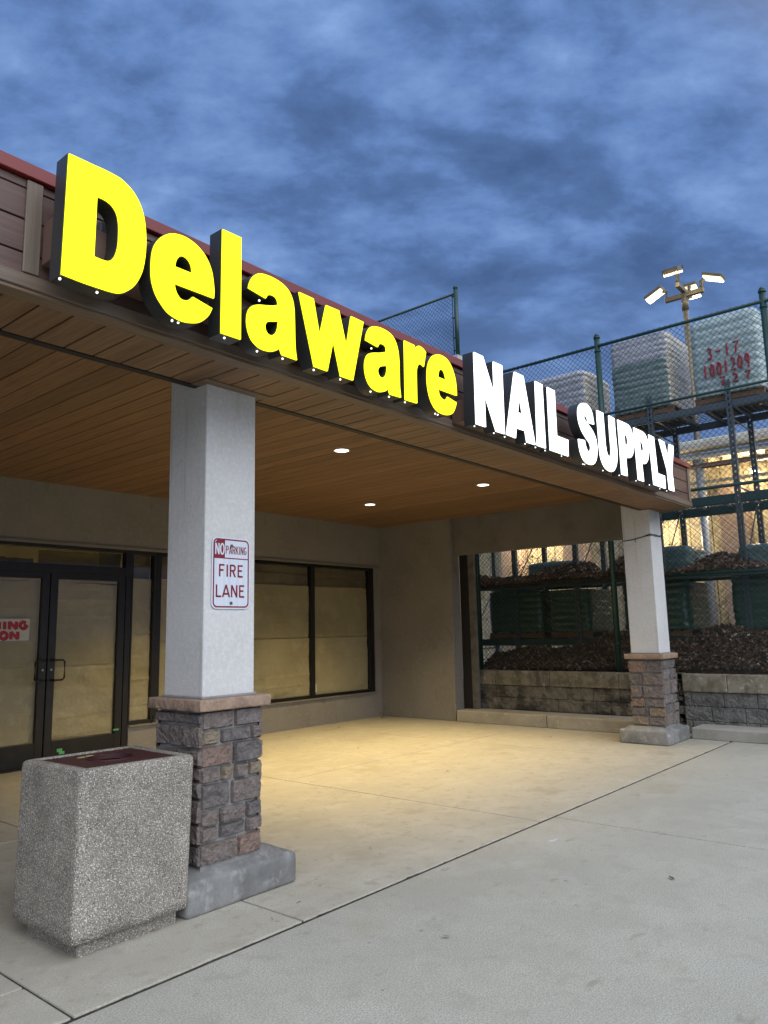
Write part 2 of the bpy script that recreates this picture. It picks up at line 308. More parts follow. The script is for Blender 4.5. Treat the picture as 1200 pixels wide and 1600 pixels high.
brick_m=bpy.data.materials.new('brown_brick'); brick_m.use_nodes=True
_t=brick_m.node_tree; _b=_t.nodes['Principled BSDF']; _b.inputs['Roughness'].default_value=.9
_c=_t.nodes.new('ShaderNodeTexCoord'); _mp=_t.nodes.new('ShaderNodeMapping'); _mp.inputs['Rotation'].default_value=(R(90),0,R(90)); _t.links.new(_c.outputs['Object'],_mp.inputs[0])
_k=_t.nodes.new('ShaderNodeTexBrick'); _t.links.new(_mp.outputs[0],_k.inputs['Vector']); _k.inputs['Scale'].default_value=1.; _k.inputs['Brick Width'].default_value=.4; _k.inputs['Row Height'].default_value=.13; _k.inputs['Mortar Size'].default_value=.012
_k.inputs['Color1'].default_value=(.25,.17,.12,1); _k.inputs['Color2'].default_value=(.35,.26,.19,1); _k.inputs['Mortar'].default_value=(.36,.31,.24,1); _t.links.new(_k.outputs['Color'],_b.inputs['Base Color'])
eave_m=mat('cream_eave',(.66,.62,.50),.6,noise_=[(2,4,.45,.7,(.54,.50,.40))])
pipe_m=mat('brown_pipe',(.13,.085,.065),.5)
parapet_m=mat('parapet_block',(.42,.43,.42),.9,noise_=[(4,5,.45,.7,(.33,.34,.33))],bump=[(60,4,.4,.004)])
lamp_metal=mat('lamp_pole_metal',(.12,.105,.075),.45,metal=.4)
lamp_hot=mat('lamp_lens',(1,1,1),.5,emit=((1.,.84,.34),2.0))
can_lens=mat('downlight_lens',(1,1,1),.5,emit=((1.,.96,.82),5.))
white_trim=mat('downlight_trim',(.6,.56,.48),.5)
paper_w=mat('paper_white',(.55,.56,.55),.7,noise_=[(9,4,.5,.75,(.44,.45,.44))])
cs_red=mat('poster_red',(.42,.010,.035),.5)
cs_dark=mat('poster_shadow',(.06,.012,.018),.6)
tape=mat('green_tape',(.10,.42,.16),.5)
tape_y=mat('yellow_tape',(.50,.50,.20),.5)
leafgreen=mat('shrub_leaf',(.085,.105,.032),.6,noise_=[(6,4,.45,.7,(.16,.15,.05))])
bark=mat('bark',(.10,.075,.05),.9,bump=[(30,5,.8,.01)])
weed_m=mat('dry_weed',(.16,.13,.07),.9)
GLYPHS = [('D',[[(1.52,3.818,1),(1.581,3.82,0),(1.647,3.821,0),(1.703,3.823,0),(1.756,3.821,0),(1.8,3.814,0),(1.862,3.778,0),(1.906,3.72,0),(1.93,3.649,0),(1.941,3.556,0),(1.939,3.458,0),(1.923,3.367,0),(1.887,3.288,0),(1.842,3.239,0),(1.8,3.215,0),(1.754,3.208,0),(1.697,3.206,0),(1.623,3.205,0),(1.56,3.207,0),(1.511,3.209,1)],[(1.674,3.662,1),(1.712,3.662,0),(1.747,3.649,0),(1.772,3.618,0),(1.783,3.57,0),(1.785,3.518,0),(1.783,3.46,0),(1.772,3.409,0),(1.755,3.378,0),(1.735,3.363,0),(1.707,3.359,0),(1.671,3.36,1)]]),('e',[[(2.361,3.379,1),(2.362,3.427,0),(2.355,3.484,0),(2.342,3.538,0),(2.315,3.588,0),(2.279,3.625,0),(2.229,3.652,0),(2.174,3.664,0),(2.122,3.661,0),(2.075,3.646,0),(2.035,3.618,0),(2.004,3.582,0),(1.98,3.535,0),(1.969,3.482,0),(1.967,3.426,0),(1.969,3.372,0),(1.979,3.326,0),(2.0,3.279,0),(2.029,3.243,0),(2.067,3.209,0),(2.108,3.193,0),(2.154,3.186,0),(2.206,3.192,0),(2.26,3.209,0),(2.297,3.236,0),(2.33,3.275,0),(2.352,3.324,1),(2.22,3.348,1),(2.206,3.331,0),(2.19,3.318,0),(2.172,3.311,0),(2.151,3.311,0),(2.133,3.324,0),(2.119,3.347,0),(2.112,3.376,1)],[(2.113,3.476,1),(2.118,3.502,0),(2.13,3.526,0),(2.148,3.543,0),(2.169,3.546,0),(2.191,3.535,0),(2.206,3.512,0),(2.212,3.477,1)]]),('l',[[(2.406,3.81,1),(2.544,3.813,1),(2.546,3.199,1),(2.404,3.197,1)]]),('a',[[(2.591,3.523,1),(2.598,3.556,0),(2.614,3.593,0),(2.638,3.623,0),(2.666,3.643,0),(2.705,3.654,0),(2.754,3.658,0),(2.803,3.656,0),(2.854,3.646,0),(2.89,3.63,0),(2.921,3.602,0),(2.942,3.56,0),(2.951,3.514,0),(2.954,3.466,0),(2.956,3.406,0),(2.957,3.345,0),(2.959,3.285,0),(2.964,3.239,0),(2.973,3.194,1),(2.848,3.194,1),(2.838,3.211,0),(2.83,3.23,1),(2.814,3.214,0),(2.789,3.2,0),(2.76,3.19,0),(2.721,3.185,0),(2.678,3.188,0),(2.641,3.204,0),(2.613,3.228,0),(2.592,3.267,0),(2.581,3.317,0),(2.584,3.363,0),(2.595,3.397,0),(2.616,3.425,0),(2.644,3.443,0),(2.682,3.457,0),(2.73,3.469,0),(2.779,3.484,0),(2.815,3.501,1),(2.811,3.522,0),(2.799,3.536,0),(2.779,3.541,0),(2.754,3.536,0),(2.737,3.523,0),(2.727,3.504,1)],[(2.818,3.392,1),(2.814,3.362,0),(2.804,3.331,0),(2.789,3.311,0),(2.767,3.297,0),(2.745,3.297,0),(2.728,3.312,0),(2.723,3.334,0),(2.73,3.354,0),(2.747,3.369,0),(2.774,3.379,0)]]),('w',[[(2.983,3.641,1),(3.114,3.64,1),(3.163,3.417,1),(3.219,3.634,1),(3.343,3.636,1),(3.406,3.414,1),(3.452,3.634,1),(3.581,3.632,1),(3.467,3.191,1),(3.345,3.19,1),(3.285,3.408,1),(3.231,3.192,1),(3.11,3.193,1)]]),('a',[[(3.591,3.505,1),(3.6,3.547,0),(3.621,3.59,0),(3.652,3.622,0),(3.697,3.638,0),(3.751,3.646,0),(3.814,3.644,0),(3.869,3.631,0),(3.906,3.604,0),(3.931,3.564,0),(3.945,3.518,0),(3.952,3.457,0),(3.952,3.382,0),(3.952,3.319,0),(3.953,3.258,0),(3.963,3.189,1),(3.838,3.184,1),(3.828,3.203,0),(3.823,3.221,1),(3.799,3.2,0),(3.763,3.184,0),(3.718,3.174,0),(3.666,3.18,0),(3.623,3.202,0),(3.594,3.242,0),(3.579,3.297,0),(3.58,3.345,0),(3.594,3.39,0),(3.616,3.417,0),(3.647,3.435,0),(3.691,3.449,0),(3.745,3.464,0),(3.807,3.488,1),(3.805,3.513,0),(3.792,3.525,0),(3.765,3.527,0),(3.742,3.519,0),(3.731,3.507,0),(3.723,3.491,1)],[(3.812,3.382,1),(3.809,3.351,0),(3.796,3.317,0),(3.776,3.298,0),(3.757,3.289,0),(3.735,3.292,0),(3.721,3.31,0),(3.72,3.331,0),(3.734,3.351,0),(3.764,3.367,0)]]),('r',[[(4.009,3.63,1),(4.129,3.628,1),(4.142,3.606,1),(4.161,3.63,0),(4.187,3.639,0),(4.218,3.636,0),(4.248,3.625,0),(4.271,3.61,1),(4.238,3.485,1),(4.216,3.495,0),(4.193,3.496,0),(4.169,3.48,0),(4.153,3.446,0),(4.149,3.407,0),(4.148,3.355,0),(4.146,3.188,1),(4.004,3.184,1)]]),('e',[[(4.653,3.362,1),(4.652,3.425,0),(4.642,3.491,0),(4.617,3.553,0),(4.572,3.61,0),(4.512,3.638,0),(4.446,3.643,0),(4.391,3.63,0),(4.347,3.606,0),(4.308,3.563,0),(4.281,3.506,0),(4.27,3.438,0),(4.27,3.372,0),(4.284,3.304,0),(4.307,3.251,0),(4.342,3.21,0),(4.388,3.184,0),(4.452,3.175,0),(4.518,3.18,0),(4.575,3.201,0),(4.618,3.247,0),(4.647,3.311,1),(4.519,3.331,1),(4.51,3.314,0),(4.487,3.298,0),(4.465,3.297,0),(4.438,3.307,0),(4.42,3.326,0),(4.414,3.358,1)],[(4.414,3.46,1),(4.421,3.489,0),(4.433,3.511,0),(4.456,3.523,0),(4.481,3.52,0),(4.498,3.496,0),(4.509,3.459,1)]]),('N',[[(4.912,3.796,1),(5.051,3.797,1),(5.198,3.512,1),(5.204,3.793,1),(5.35,3.797,1),(5.343,3.188,1),(5.203,3.185,1),(5.051,3.471,1),(5.051,3.191,1),(4.904,3.189,1)]]),('A',[[(5.546,3.792,1),(5.705,3.794,1),(5.861,3.187,1),(5.704,3.184,1),(5.683,3.283,1),(5.54,3.28,1),(5.521,3.186,1),(5.364,3.19,1)],[(5.617,3.58,1),(5.649,3.434,1),(5.58,3.434,1)]]),('I',[[(5.913,3.8,1),(6.053,3.798,1),(6.052,3.189,1),(5.891,3.188,1)]]),('L',[[(6.139,3.798,1),(6.291,3.797,1),(6.286,3.358,1),(6.515,3.357,1),(6.498,3.189,1),(6.131,3.188,1)]]),('S',[[(7.126,3.627,1),(7.116,3.68,0),(7.095,3.747,0),(7.053,3.793,0),(6.984,3.816,0),(6.901,3.813,0),(6.827,3.787,0),(6.778,3.744,0),(6.756,3.686,0),(6.757,3.627,0),(6.779,3.563,0),(6.823,3.508,0),(6.876,3.47,0),(6.93,3.437,0),(6.979,3.409,0),(7.002,3.375,0),(6.993,3.341,0),(6.96,3.321,0),(6.926,3.327,0),(6.901,3.357,0),(6.886,3.392,0),(6.881,3.424,1),(6.732,3.411,1),(6.738,3.35,0),(6.758,3.285,0),(6.796,3.229,0),(6.86,3.192,0),(6.94,3.181,0),(7.024,3.19,0),(7.09,3.223,0),(7.135,3.279,0),(7.158,3.354,0),(7.162,3.42,0),(7.147,3.483,0),(7.106,3.535,0),(7.046,3.578,0),(6.978,3.608,0),(6.923,3.635,0),(6.897,3.656,0),(6.902,3.671,0),(6.927,3.682,0),(6.958,3.672,0),(6.972,3.65,0),(6.986,3.618,1)]]),('U',[[(7.206,3.805,1),(7.37,3.808,1),(7.371,3.71,0),(7.375,3.609,0),(7.376,3.497,0),(7.384,3.426,0),(7.402,3.378,0),(7.43,3.352,0),(7.456,3.351,0),(7.486,3.373,0),(7.501,3.406,0),(7.504,3.48,0),(7.498,3.61,0),(7.505,3.811,1),(7.658,3.807,1),(7.656,3.675,0),(7.663,3.555,0),(7.669,3.429,0),(7.656,3.353,0),(7.623,3.279,0),(7.566,3.22,0),(7.495,3.188,0),(7.41,3.185,0),(7.323,3.205,0),(7.256,3.26,0),(7.222,3.326,0),(7.211,3.412,0),(7.21,3.527,0),(7.206,3.665,0)]]),('P',[[(7.735,3.812,1),(7.828,3.813,0),(7.951,3.816,0),(8.043,3.808,0),(8.1,3.774,0),(8.136,3.713,0),(8.151,3.638,0),(8.138,3.551,0),(8.101,3.48,0),(8.046,3.436,0),(7.988,3.418,0),(7.941,3.414,0),(7.898,3.415,1),(7.907,3.201,1),(7.744,3.197,1)],[(7.898,3.671,1),(7.941,3.673,0),(7.969,3.656,0),(7.979,3.626,0),(7.976,3.593,0),(7.953,3.569,0),(7.929,3.564,0),(7.899,3.566,1)]]),('P',[[(8.175,3.811,1),(8.268,3.81,0),(8.384,3.813,0),(8.475,3.807,0),(8.545,3.773,0),(8.585,3.716,0),(8.601,3.638,0),(8.589,3.562,0),(8.548,3.488,0),(8.478,3.434,0),(8.416,3.419,0),(8.354,3.419,1),(8.374,3.205,1),(8.204,3.202,1)],[(8.336,3.67,1),(8.382,3.673,0),(8.417,3.656,0),(8.43,3.622,0),(8.43,3.595,0),(8.407,3.573,0),(8.378,3.568,0),(8.35,3.571,1)]]),('L',[[(8.626,3.813,1),(8.794,3.81,1),(8.829,3.377,1),(9.062,3.377,1),(9.058,3.211,1),(8.67,3.21,1)]]),('Y',[[(8.954,3.818,1),(9.13,3.815,1),(9.227,3.634,1),(9.293,3.816,1),(9.461,3.817,1),(9.336,3.473,1),(9.356,3.217,1),(9.177,3.215,1),(9.156,3.46,1)]])]
DOWN_E=560.; GB_E=160.; POLE_E=28.

# ------------------------------------------------------------------ the ground
b=MB(); b.box(-400,400,-400,400,-.40,-.16); struct(b.build('ground',ground_m))
b=MB(); b.box(-14,13,-16,9.75,-.16,-.009); struct(b.build('joint_bed',joint_m))
def slab(b,x0,x1,y0,y1,g=.006,bev=.006): b.box(x0+g,x1-g,y0+g,y1-g,-.10,0,bev,2)
b=MB()
xs=[-10,-7.2,-4.2,-1.3,1.78,3.12,5.82,9.22,11.7]
cuts=[x for x in (-10,-6.9,-4.0,-1.2,1.78,3.12,5.82,9.22,11.7)]
for i in range(len(cuts)-1):
    x0,x1=cuts[i],cuts[i+1]
    if x1<=1.8: ys=[3.272,3.72,6.42,9.7]
    else: ys=[3.272,6.36,9.7]
    for j in range(len(ys)-1): slab(b,x0,x1,ys[j],ys[j+1],.007,.006)
bmesh.ops.subdivide_edges(b.bm,edges=[e for e in b.bm.edges if abs(e.verts[0].co.y-e.verts[1].co.y)<.002 and e.calc_length()>1 and e.verts[0].co.y<3.3],cuts=260)
for v in b.bm.verts:
    if v.co.y<3.29: v.co.y+=max(0,.011*noise.noise(Vector((v.co.x*5,1,2)))+.008*noise.noise(Vector((v.co.x*22,5,2))))
struct(b.build('walkway',concrete_in,smooth=False))
b=MB()
cuts=[-13,-7.5,-2.2,6.02,12.9]
for i in range(len(cuts)-1):
    for y0,y1 in ((-.9,3.254),(-5.,-.9),(-10,-5.),(-15.5,-10)): slab(b,cuts[i],cuts[i+1],y0,y1,.008,.006)
struct(b.build('pavement',concrete_out))
b=MB(); b.box(11.8,60,-30,60,-.16,.60); struct(b.build('yard_ground',ground_m))

# ------------------------------------------------------------------ the shop building
YW=9.53; XS=11.16; H2=3.59; YF=3.42; XE=10.77; ZT=3.838; ZB=3.218; H1=3.20
shop=thing('shop_building','low shop with taupe stucco walls and a deep canopy with wood soffit','building',(2,YW,0))
b=MB()   # header, kneewalls, corner
b.box(-8,XS,YW,YW+.3,2.79,6.5); b.box(-8,3.55,YW,YW+.3,0,2.79)
b.box(10.99,XS,YW,YW+.3,0,2.79); b.box(6.24,10.99,YW+.002,YW+.3,0,.44); b.box(5.81,6.24,YW+.002,YW+.3,0,.36)
b.build('storefront_wall',taupe,shop)
b=MB(); b.box(6.24,10.99,YW-.03,YW+.04,.44,.465,.004); b.box(5.81,6.24,YW-.03,YW+.04,.36,.385,.004); b.box(-8,XS-.01,YW-.02,YW,2.79,2.83,.004); b.build('sill',taupe_dk,shop)
b=MB(); b.box(XS,11.43,7.84,YW+.3,0,H2+.25,.008,2); b.build('side_wall',taupe,shop)
b=MB(); b.box(11.25,11.40,4.42,7.84,2.92,H2+.2,.006,2); b.build('side_beam',taupe_dk,shop)
b=MB(); b.box(11.43,11.50,7.53,7.655,0,H2,.005); b.build('pilaster',pil_m,shop)
b=MB(); b.box(11.44,11.53,7.665,7.85,0,H2,.005); b.build('dark_gap_fill',black_m,shop)  # added black box standing in for the dark gap beside the pilaster
b=MB(); b.box(-8,11.24,4.03,YW,H2+.012,H2+.05); b.box(-8,10.84,YF+.05,4.02,H1+.016,H1+.05); b.box(-8,11.24,4.02,4.06,H1+.05,H2+.05); b.build('soffit_backing',black_m,shop)
b=MB()
x=-8.
while x<11.24:
    b.box(x+.004,min(x+.2,11.248)-.004,4.02+.002,YW-.002,H2,H2+.012,.0025); x+=.2
b.build('soffit',soffit_m,shop)
b=MB(); x=-8.05+.015
while x<10.6:
    b.box(x+.005,x+.170,3.515,3.962,H1,H1+.014,.0025); x+=.175
b.build('front_soffit',soffit_f,shop)
b=MB(); b.box(-8,XE-.01,YF-.008,3.51,H1-.004,H1+.014,.002); b.box(10.62,10.84,3.512,4.02,H1-.003,H1+.014,.002)
for X0 in (2.861,10.40):
    b.box(X0-.07,X0-.003,3.83,3.96,H1-.008,H1,.002); b.box(X0-.07,X0+.476,3.80,3.875,H1-.009,H1-.001,.002)
b.build('soffit_trim',trim_m,shop)
b=MB(); b.box(-8,10.84,3.965,4.02,H1-.006,H1+.06); b.build('vent_strip',black_m,shop)
# fascia
b=MB(); b.box(-8,XE-.012,YF+.016,YF+.05,ZB,3.76); b.box(XE-.05,XE-.012,YF+.05,4.06,H1+.05,3.76); b.build('fascia_backing',black_m,shop)
b=MB()
for z0,z1 in ((3.285,3.388),(3.396,3.556),(3.564,3.716),(3.722,3.765)):
    b.box(-8,XE,YF,YF+.016,z0,z1,.003); b.box(XE-.012,XE+.004,YF+.02,4.06,z0,z1,.003)
b.build('fascia',fascia_m,shop)
for X in (-6.8,-3.9,-1.1,1.452,10.70): MB().box(X,X+.078,YF-.016,YF,3.29,3.76,.004).build('fascia_post',fascia_t,shop)
b=MB(); b.box(-8,XE+.012,YF-.02,YF+.03,ZB-.004,3.283,.004); b.box(XE-.012,XE+.012,YF+.031,4.06,ZB-.004,3.283,.004); b.build('bottom_trim',fascia_bt,shop)
b=MB(); b.box(-8,XE+.03,YF-.03,YF+.14,3.768,ZT,.004); b.box(XE-.14,XE+.03,YF+.142,4.10,3.768,ZT-.002,.004); b.box(XE+.031,11.44,3.98,4.10,3.768,ZT-.003,.004); b.box(11.32,11.44,4.101,9.45,3.768,ZT-.002,.004); b.build('coping',red_m,shop)
b=MB(); b.box(-8,XE-.15,YF+.15,YW,3.70,3.76); b.box(XE-.149,11.31,4.101,YW,3.70,3.76); b.box(XE+.006,11.42,4.06,4.09,H2-.1,3.765); b.build('canopy_roof',ground_m,shop)
b=MB(); b.box(11.18,11.46,7.52,16,3.9,6.66,.01); b.box(-8,11.18,YW+.32,YW+.5,6.5,6.6); b.build('parapet',parapet_m,shop)
# room behind the papered glass
b=MB(); b.box(-8,11.1,13.4,13.5,0,3.4); b.box(-8,11.1,YW+.31,13.4,-.01,.02); b.box(-8,11.1,YW+.31,13.4,3.3,3.4); b.box(11.0,11.1,YW+.31,13.4,.02,3.3); b.build('room_shell',cream,shop)
for X in (3.2,5.4,8.2):
    t_=MB().box(X,X+1.2,11.0,11.12,3.2,3.27,.01).build('ceiling_tube',tube_m,shop)

def window(x0,x1,z0,z1,name='window',fl=.05,fr=.05,paper=True,bottom=.05,top=.05):
    f=MB(); yf0,yf1=YW+.02,YW+.12
    f.box(x0,x0+fl,yf0,yf1,z0,z1,.003); f.box(x1-fr,x1,yf0,yf1,z0,z1,.003)
    f.box(x0+fl,x1-fr,yf0+.002,yf1,z0,z0+bottom,.003); f.box(x0+fl,x1-fr,yf0+.002,yf1,z1-top,z1,.003)
    w=MB().box(x0+fl,x1-fr,YW+.066,YW+.072,z0+bottom,z1-top).build(name,glass,shop)
    f.build('frame',black_frame,w)
    return w
def paper(par,x0,x1,z0,z1,y,m=kraft,name='paper_sheet',torn=False,seed=0,amp=.008):
    nx=max(4,int((x1-x0)/.03)); nz_=max(4,int((z1-z0)/.012)); b=MB(); G=[]
    rnd=random.Random(seed); folds=[(rnd.uniform(z0,z1),rnd.choice((-1,1))*rnd.uniform(.004,.010)) for _ in range(4)]
    tops=[0]*(nx+1); h=0
    for i in range(nx+1):
        h=max(-.05,min(.0,h+rnd.uniform(-.018,.017))); tops[i]=h if torn else rnd.uniform(-.002,.002)
    for i in range(nx+1):
        c=[]
        for j in range(nz_+1):
            x_=x0+(x1-x0)*i/nx; z_=z0+(z1-z0)*j/nz_
            yy=y+amp*1.3*noise.noise(Vector((x_*1.7,z_*1.1,seed)))+amp*.9*noise.noise(Vector((x_*4,z_*6,seed+3)))+sum(fa*math.exp(-abs(z_-fz-.03*noise.noise(Vector((x_*2,fz,0))))/.022) for fz,fa in folds)
            if j==nz_: z_+=tops[i]
            c.append(b.bm.verts.new((x_,yy,z_)))
        G.append(c)
    for i in range(nx):
        for j in range(nz_): b.bm.faces.new((G[i][j],G[i+1][j],G[i+1][j+1],G[i][j+1]))
    return b.build(name,m,par,smooth=True)
# windows right of the door
for k,(x0,x1,fl,fr) in enumerate(((6.19,7.80,.10,.04),(7.80,9.36,.04,.04),(9.36,10.985,.05,.13))):
    w=window(x0,x1,.468,2.79,fl=fl,fr=fr)
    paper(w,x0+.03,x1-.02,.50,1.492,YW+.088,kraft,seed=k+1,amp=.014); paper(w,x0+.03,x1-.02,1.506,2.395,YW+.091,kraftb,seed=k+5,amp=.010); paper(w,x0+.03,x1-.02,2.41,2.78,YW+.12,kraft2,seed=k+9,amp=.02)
w=window(5.81,6.19,.388,2.79,fl=.025,fr=.03)
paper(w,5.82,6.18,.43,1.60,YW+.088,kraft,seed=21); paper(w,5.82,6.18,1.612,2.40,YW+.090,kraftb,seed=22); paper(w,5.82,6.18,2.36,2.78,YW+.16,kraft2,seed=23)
MB().box(9.425,9.475,YW+.060,YW+.064,.56,.70,.004).build('sticker',paper_w,w)
# door pair, transom
tr=window(3.60,5.81,2.43,2.79,'transom',.08,.10,bottom=.11,top=.04)
paper(tr,4.55,5.40,2.50,2.74,YW+.20,mat('cardboard',(.34,.22,.09),.8,noise_=[(5,5,.45,.7,(.24,.15,.06),(.3,1,1))]),'cardboard_strip',True,31,.02)
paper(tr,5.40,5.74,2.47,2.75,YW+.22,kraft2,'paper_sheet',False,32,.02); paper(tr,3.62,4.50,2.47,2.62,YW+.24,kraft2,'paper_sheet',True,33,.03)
def door(x0,x1,hx,sgn,seed,torn=True):
    g=MB().box(x0+.10,x1-.10,YW+.062,YW+.070,.30,2.36).build('door',glass,shop)
    f=MB(); y0,y1=YW+.03,YW+.085
    f.box(x0,x0+.10,y0,y1,.03,2.43,.004); f.box(x1-.10,x1,y0,y1,.03,2.43,.004); f.box(x0+.10,x1-.10,y0+.002,y1-.002,.03,.30,.003); f.box(x0+.10,x1-.10,y0+.002,y1-.002,2.345,2.43,.003)
    f.box(x0,x1,y0-.004,y0+.06,.0,.029)
    f.build('frame',black_frame,g)
    paper(g,x0+.105,x1-.105,.31,1.22,YW+.095,kraft,'paper_sheet',False,seed,.014); paper(g,x0+.105,x1-.105,1.226,2.325,YW+.097,kraftb,'paper_sheet',torn,seed+1,.010)
    h=MB(); z0,z1=1.06,1.31; h.tube([(hx,YW+.03,z1),(hx,YW-.03,z1),(hx+sgn*.03,YW-.05,z1),(hx+sgn*.11,YW-.055,z1),(hx+sgn*.135,YW-.055,z1-.025),(hx+sgn*.135,YW-.055,z0+.025),(hx+sgn*.11,YW-.055,z0),(hx+sgn*.03,YW-.05,z0),(hx,YW-.03,z0),(hx,YW+.03,z0)],.0125,8)
    h.build('handle',black_frame,g,smooth=True)
    MB().tube([(hx-sgn*.0,YW+.031,1.19),(hx,YW+.022,1.19)],.014,12).build('lock',galv_l,g)
    return g
d1=door(3.62,4.645,4.60,-1,41); d2=door(4.66,5.72,4.71,1,45)
MB().box(5.725,5.805,YW+.02,YW+.12,.0,2.43,.004).build('door_jamb',black_frame,shop)
b=MB(); b.box(4.83,4.90,YW+.022,YW+.029,.16,.20); b.box(4.86,4.93,YW+.020,YW+.0285,.13,.165); b.build('tape',tape,d2)
MB().box(5.60,5.68,YW+.022,YW+.029,.34,.36).build('tape',tape,d2)

# ------------------------------------------------------------------ stone-based canopy columns
def rough_stone(b,x0,x1,z0,z1,side,org_,depth,mi,rnd,n=7,a=.0075):
    """one split-face stone on a column side: side 0 front(-y) 1 left(-x) 2 right(+x) 3 back(+y)"""
    r=min(.008,(x1-x0)*.2,(z1-z0)*.2); seed=rnd.uniform(0,100); V={}
    nx=max(5,int((x1-x0)/.009)); nz_=max(5,int((z1-z0)/.009)); tilt=rnd.uniform(-.012,.012)
    for i in range(nx+1):
        for j in range(nz_+1):
            u=i/nx; w_=j/nz_; x_=x0+(x1-x0)*u; z_=z0+(z1-z0)*w_
            ex=min(u,1-u)*(x1-x0); ez=min(w_,1-w_)*(z1-z0); e=min(ex,ez)
            d=depth+tilt*(u-.5)
            if e<r: d-=(r-e)*1.1
            fq=.8*noise.cell(Vector((x_*24+2*noise.noise(Vector((x_*9,z_*9,seed))),z_*20+2*noise.noise(Vector((z_*9,x_*9,seed))),seed))); d+=a*1.3*noise.noise(Vector((x_*20,z_*20,seed)))+a*.55*fq+a*.8*noise.noise(Vector((x_*70,z_*70,seed)))
            jx=.004*noise.noise(Vector((z_*25,seed,0))); jz=.004*noise.noise(Vector((x_*25,seed,7)))
            if i in(0,nx): x_+=jx
            if j in(0,nz_): z_+=jz
            if i in(0,nx) or j in (0,nz_): d-=.022
            V[i,j]=b.bm.verts.new(org_(side,x_,d,z_))
    for i in range(nx):
        for j in range(nz_):
            f=b.bm.faces.new((V[i,j],V[i+1,j],V[i+1,j+1],V[i,j+1])); f.material_index=mi; f.smooth=False
FRONT=[ # rows measured off the near column's street face: z0,z1,[(u0,u1,mat)]
 (.245,.365,[(0,.60,0),(.62,1,2)]),
 (.375,.455,[(.0,.28,0),(.31,.72,1),(.75,1.,0)]),(.463,.55,[(0,.28,0),(.31,.72,0),(.75,1,1)]),
 (.56,.70,[(0,.46,1),(.50,1,0)]),(.708,.79,[(0,.30,0),(.33,.52,3),(.55,.76,0),(.79,1,3)]),
 (.798,.92,[(0,.50,2),(.53,1,1)]),(.93,1.01,[(0,.27,3),(.32,.80,1),(.83,1.,0)]),(1.018,1.125,[(0,.52,0),(.55,1,4)])]
def column(x0,label,seed,wire=False):
    y0=3.882; w=.406; c=thing('canopy_column',label,'column',(x0+w/2,y0+w/2,0),'white stucco columns on stone bases holding up the canopy')
    rnd=random.Random(seed)
    sx0,sx1,sy0,sy1=x0-.020,x0+w+.028,y0-.028,y0+w+.026
    # plinth with sloping top
    b=MB(); px0,px1,py0,py1=x0-.145,x0+.70,3.795,4.48
    b.box(px0,px1,py0,py1,-.004,.19,.028,3)
    for v in b.bm.verts:
        if v.co.z>.165:
            ex=min(v.co.x-px0,px1-v.co.x,v.co.y-py0,py1-v.co.y)
        v.co+=Vector([.004*noise.noise(v.co*6+Vector((k*9,0,0))) for k in range(3)])
    bmesh.ops.subdivide_edges(b.bm,edges=[e for e in b.bm.edges if e.calc_length()>.2],cuts=6,use_grid_fill=True)
    for v in b.bm.verts:
        if v.co.z>.185:
            ex=min(v.co.x-px0,px1-v.co.x,v.co.y-py0,py1-v.co.y); v.co.z+=min(.05,max(0,ex-.03)*1.1)
        v.co+=Vector([.003*noise.noise(v.co*14+Vector((k*9,0,0))) for k in range(3)])
    b.build('plinth',plinth_m,c,smooth=True)
    b=MB(); b.box(sx0+.012,sx1-.012,sy0+.012,sy1-.012,.2,1.135); b.build('mortar_core',mortar,c)
    b=MB()
    def O(side,u,d,z):
        if side==0: return Vector((u,sy0+.012-d,z))
        if side==3: return Vector((u,sy1-.012+d,z))
        if side==1: return Vector((sx0+.012-d,u,z))
        return Vector((sx1-.012+d,u,z))
    for side in range(4):
        a0,a1=(sx0-.004,sx1+.004) if side in(0,3) else (sy0-.004,sy1+.004)
        rows=FRONT
        if side!=0 or seed!=1:
            rows=[]; z=.245
            while z<1.10:
                h=rnd.choice((.12,.14,.17,.20) if seed!=1 else (.085,.10,.12,.14)); z2=min(1.125,z+h)
                if 1.125-z2<.07: z2=1.125
                cuts=[0]; 
                while cuts[-1]<1: 
                    nxt=cuts[-1]+(rnd.uniform(.34,.66) if seed!=1 else rnd.uniform(.22,.55)); cuts.append(1 if nxt>.82 else nxt)
                rows.append((z,z2-.010,[(cuts[i]+(.012 if i else 0),cuts[i+1]-(.012 if cuts[i+1]<1 else 0),rnd.choice((0,1,2,4,3,0) if seed!=1 else (0,1,4,3,0))) for i in range(len(cuts)-1)])); z=z2
        for z0,z1,L_ in rows:
            for u0,u1,mi in L_:
                rough_stone(b,a0+(a1-a0)*u0,a0+(a1-a0)*u1,z0,z1,side,O,.026+rnd.uniform(-.006,.010),mi,rnd)
    b.build('stone_base',STONES,c,fix=True)
    # cap stone with chipped edge
    b=MB(); b.box(sx0-.045,sx1+.055,sy0-.045,sy1+.055,1.128,1.198,.010,2)
    bmesh.ops.subdivide_edges(b.bm,edges=[e for e in b.bm.edges if e.calc_length()>.1],cuts=22,use_grid_fill=True)
    for v in b.bm.verts:
        if v.co.z<1.19: v.co+=Vector([.011*noise.noise(v.co*38+Vector((k*9,0,0))) for k in range(2)]+[.003*noise.noise(v.co*30)])
    b.build('cap_stone',capstone,c,smooth=True)
    b=MB(); b.box(x0-.012,x0+w+.012,y0-.012,y0+w+.012,1.196,1.212,.004); b.build('mortar_bed',mortar,c)
    b=MB(); b.box(x0,x0+w,y0,y0+w,1.205,H2+.02,.010,3); b.build('shaft',stucco,c)
    return c
colA=column(2.861,'near white stucco column with stone base carrying the fire lane sign','column' and 1)
colB=column(10.40,'far white stucco column with stone base beside the retaining wall',5)
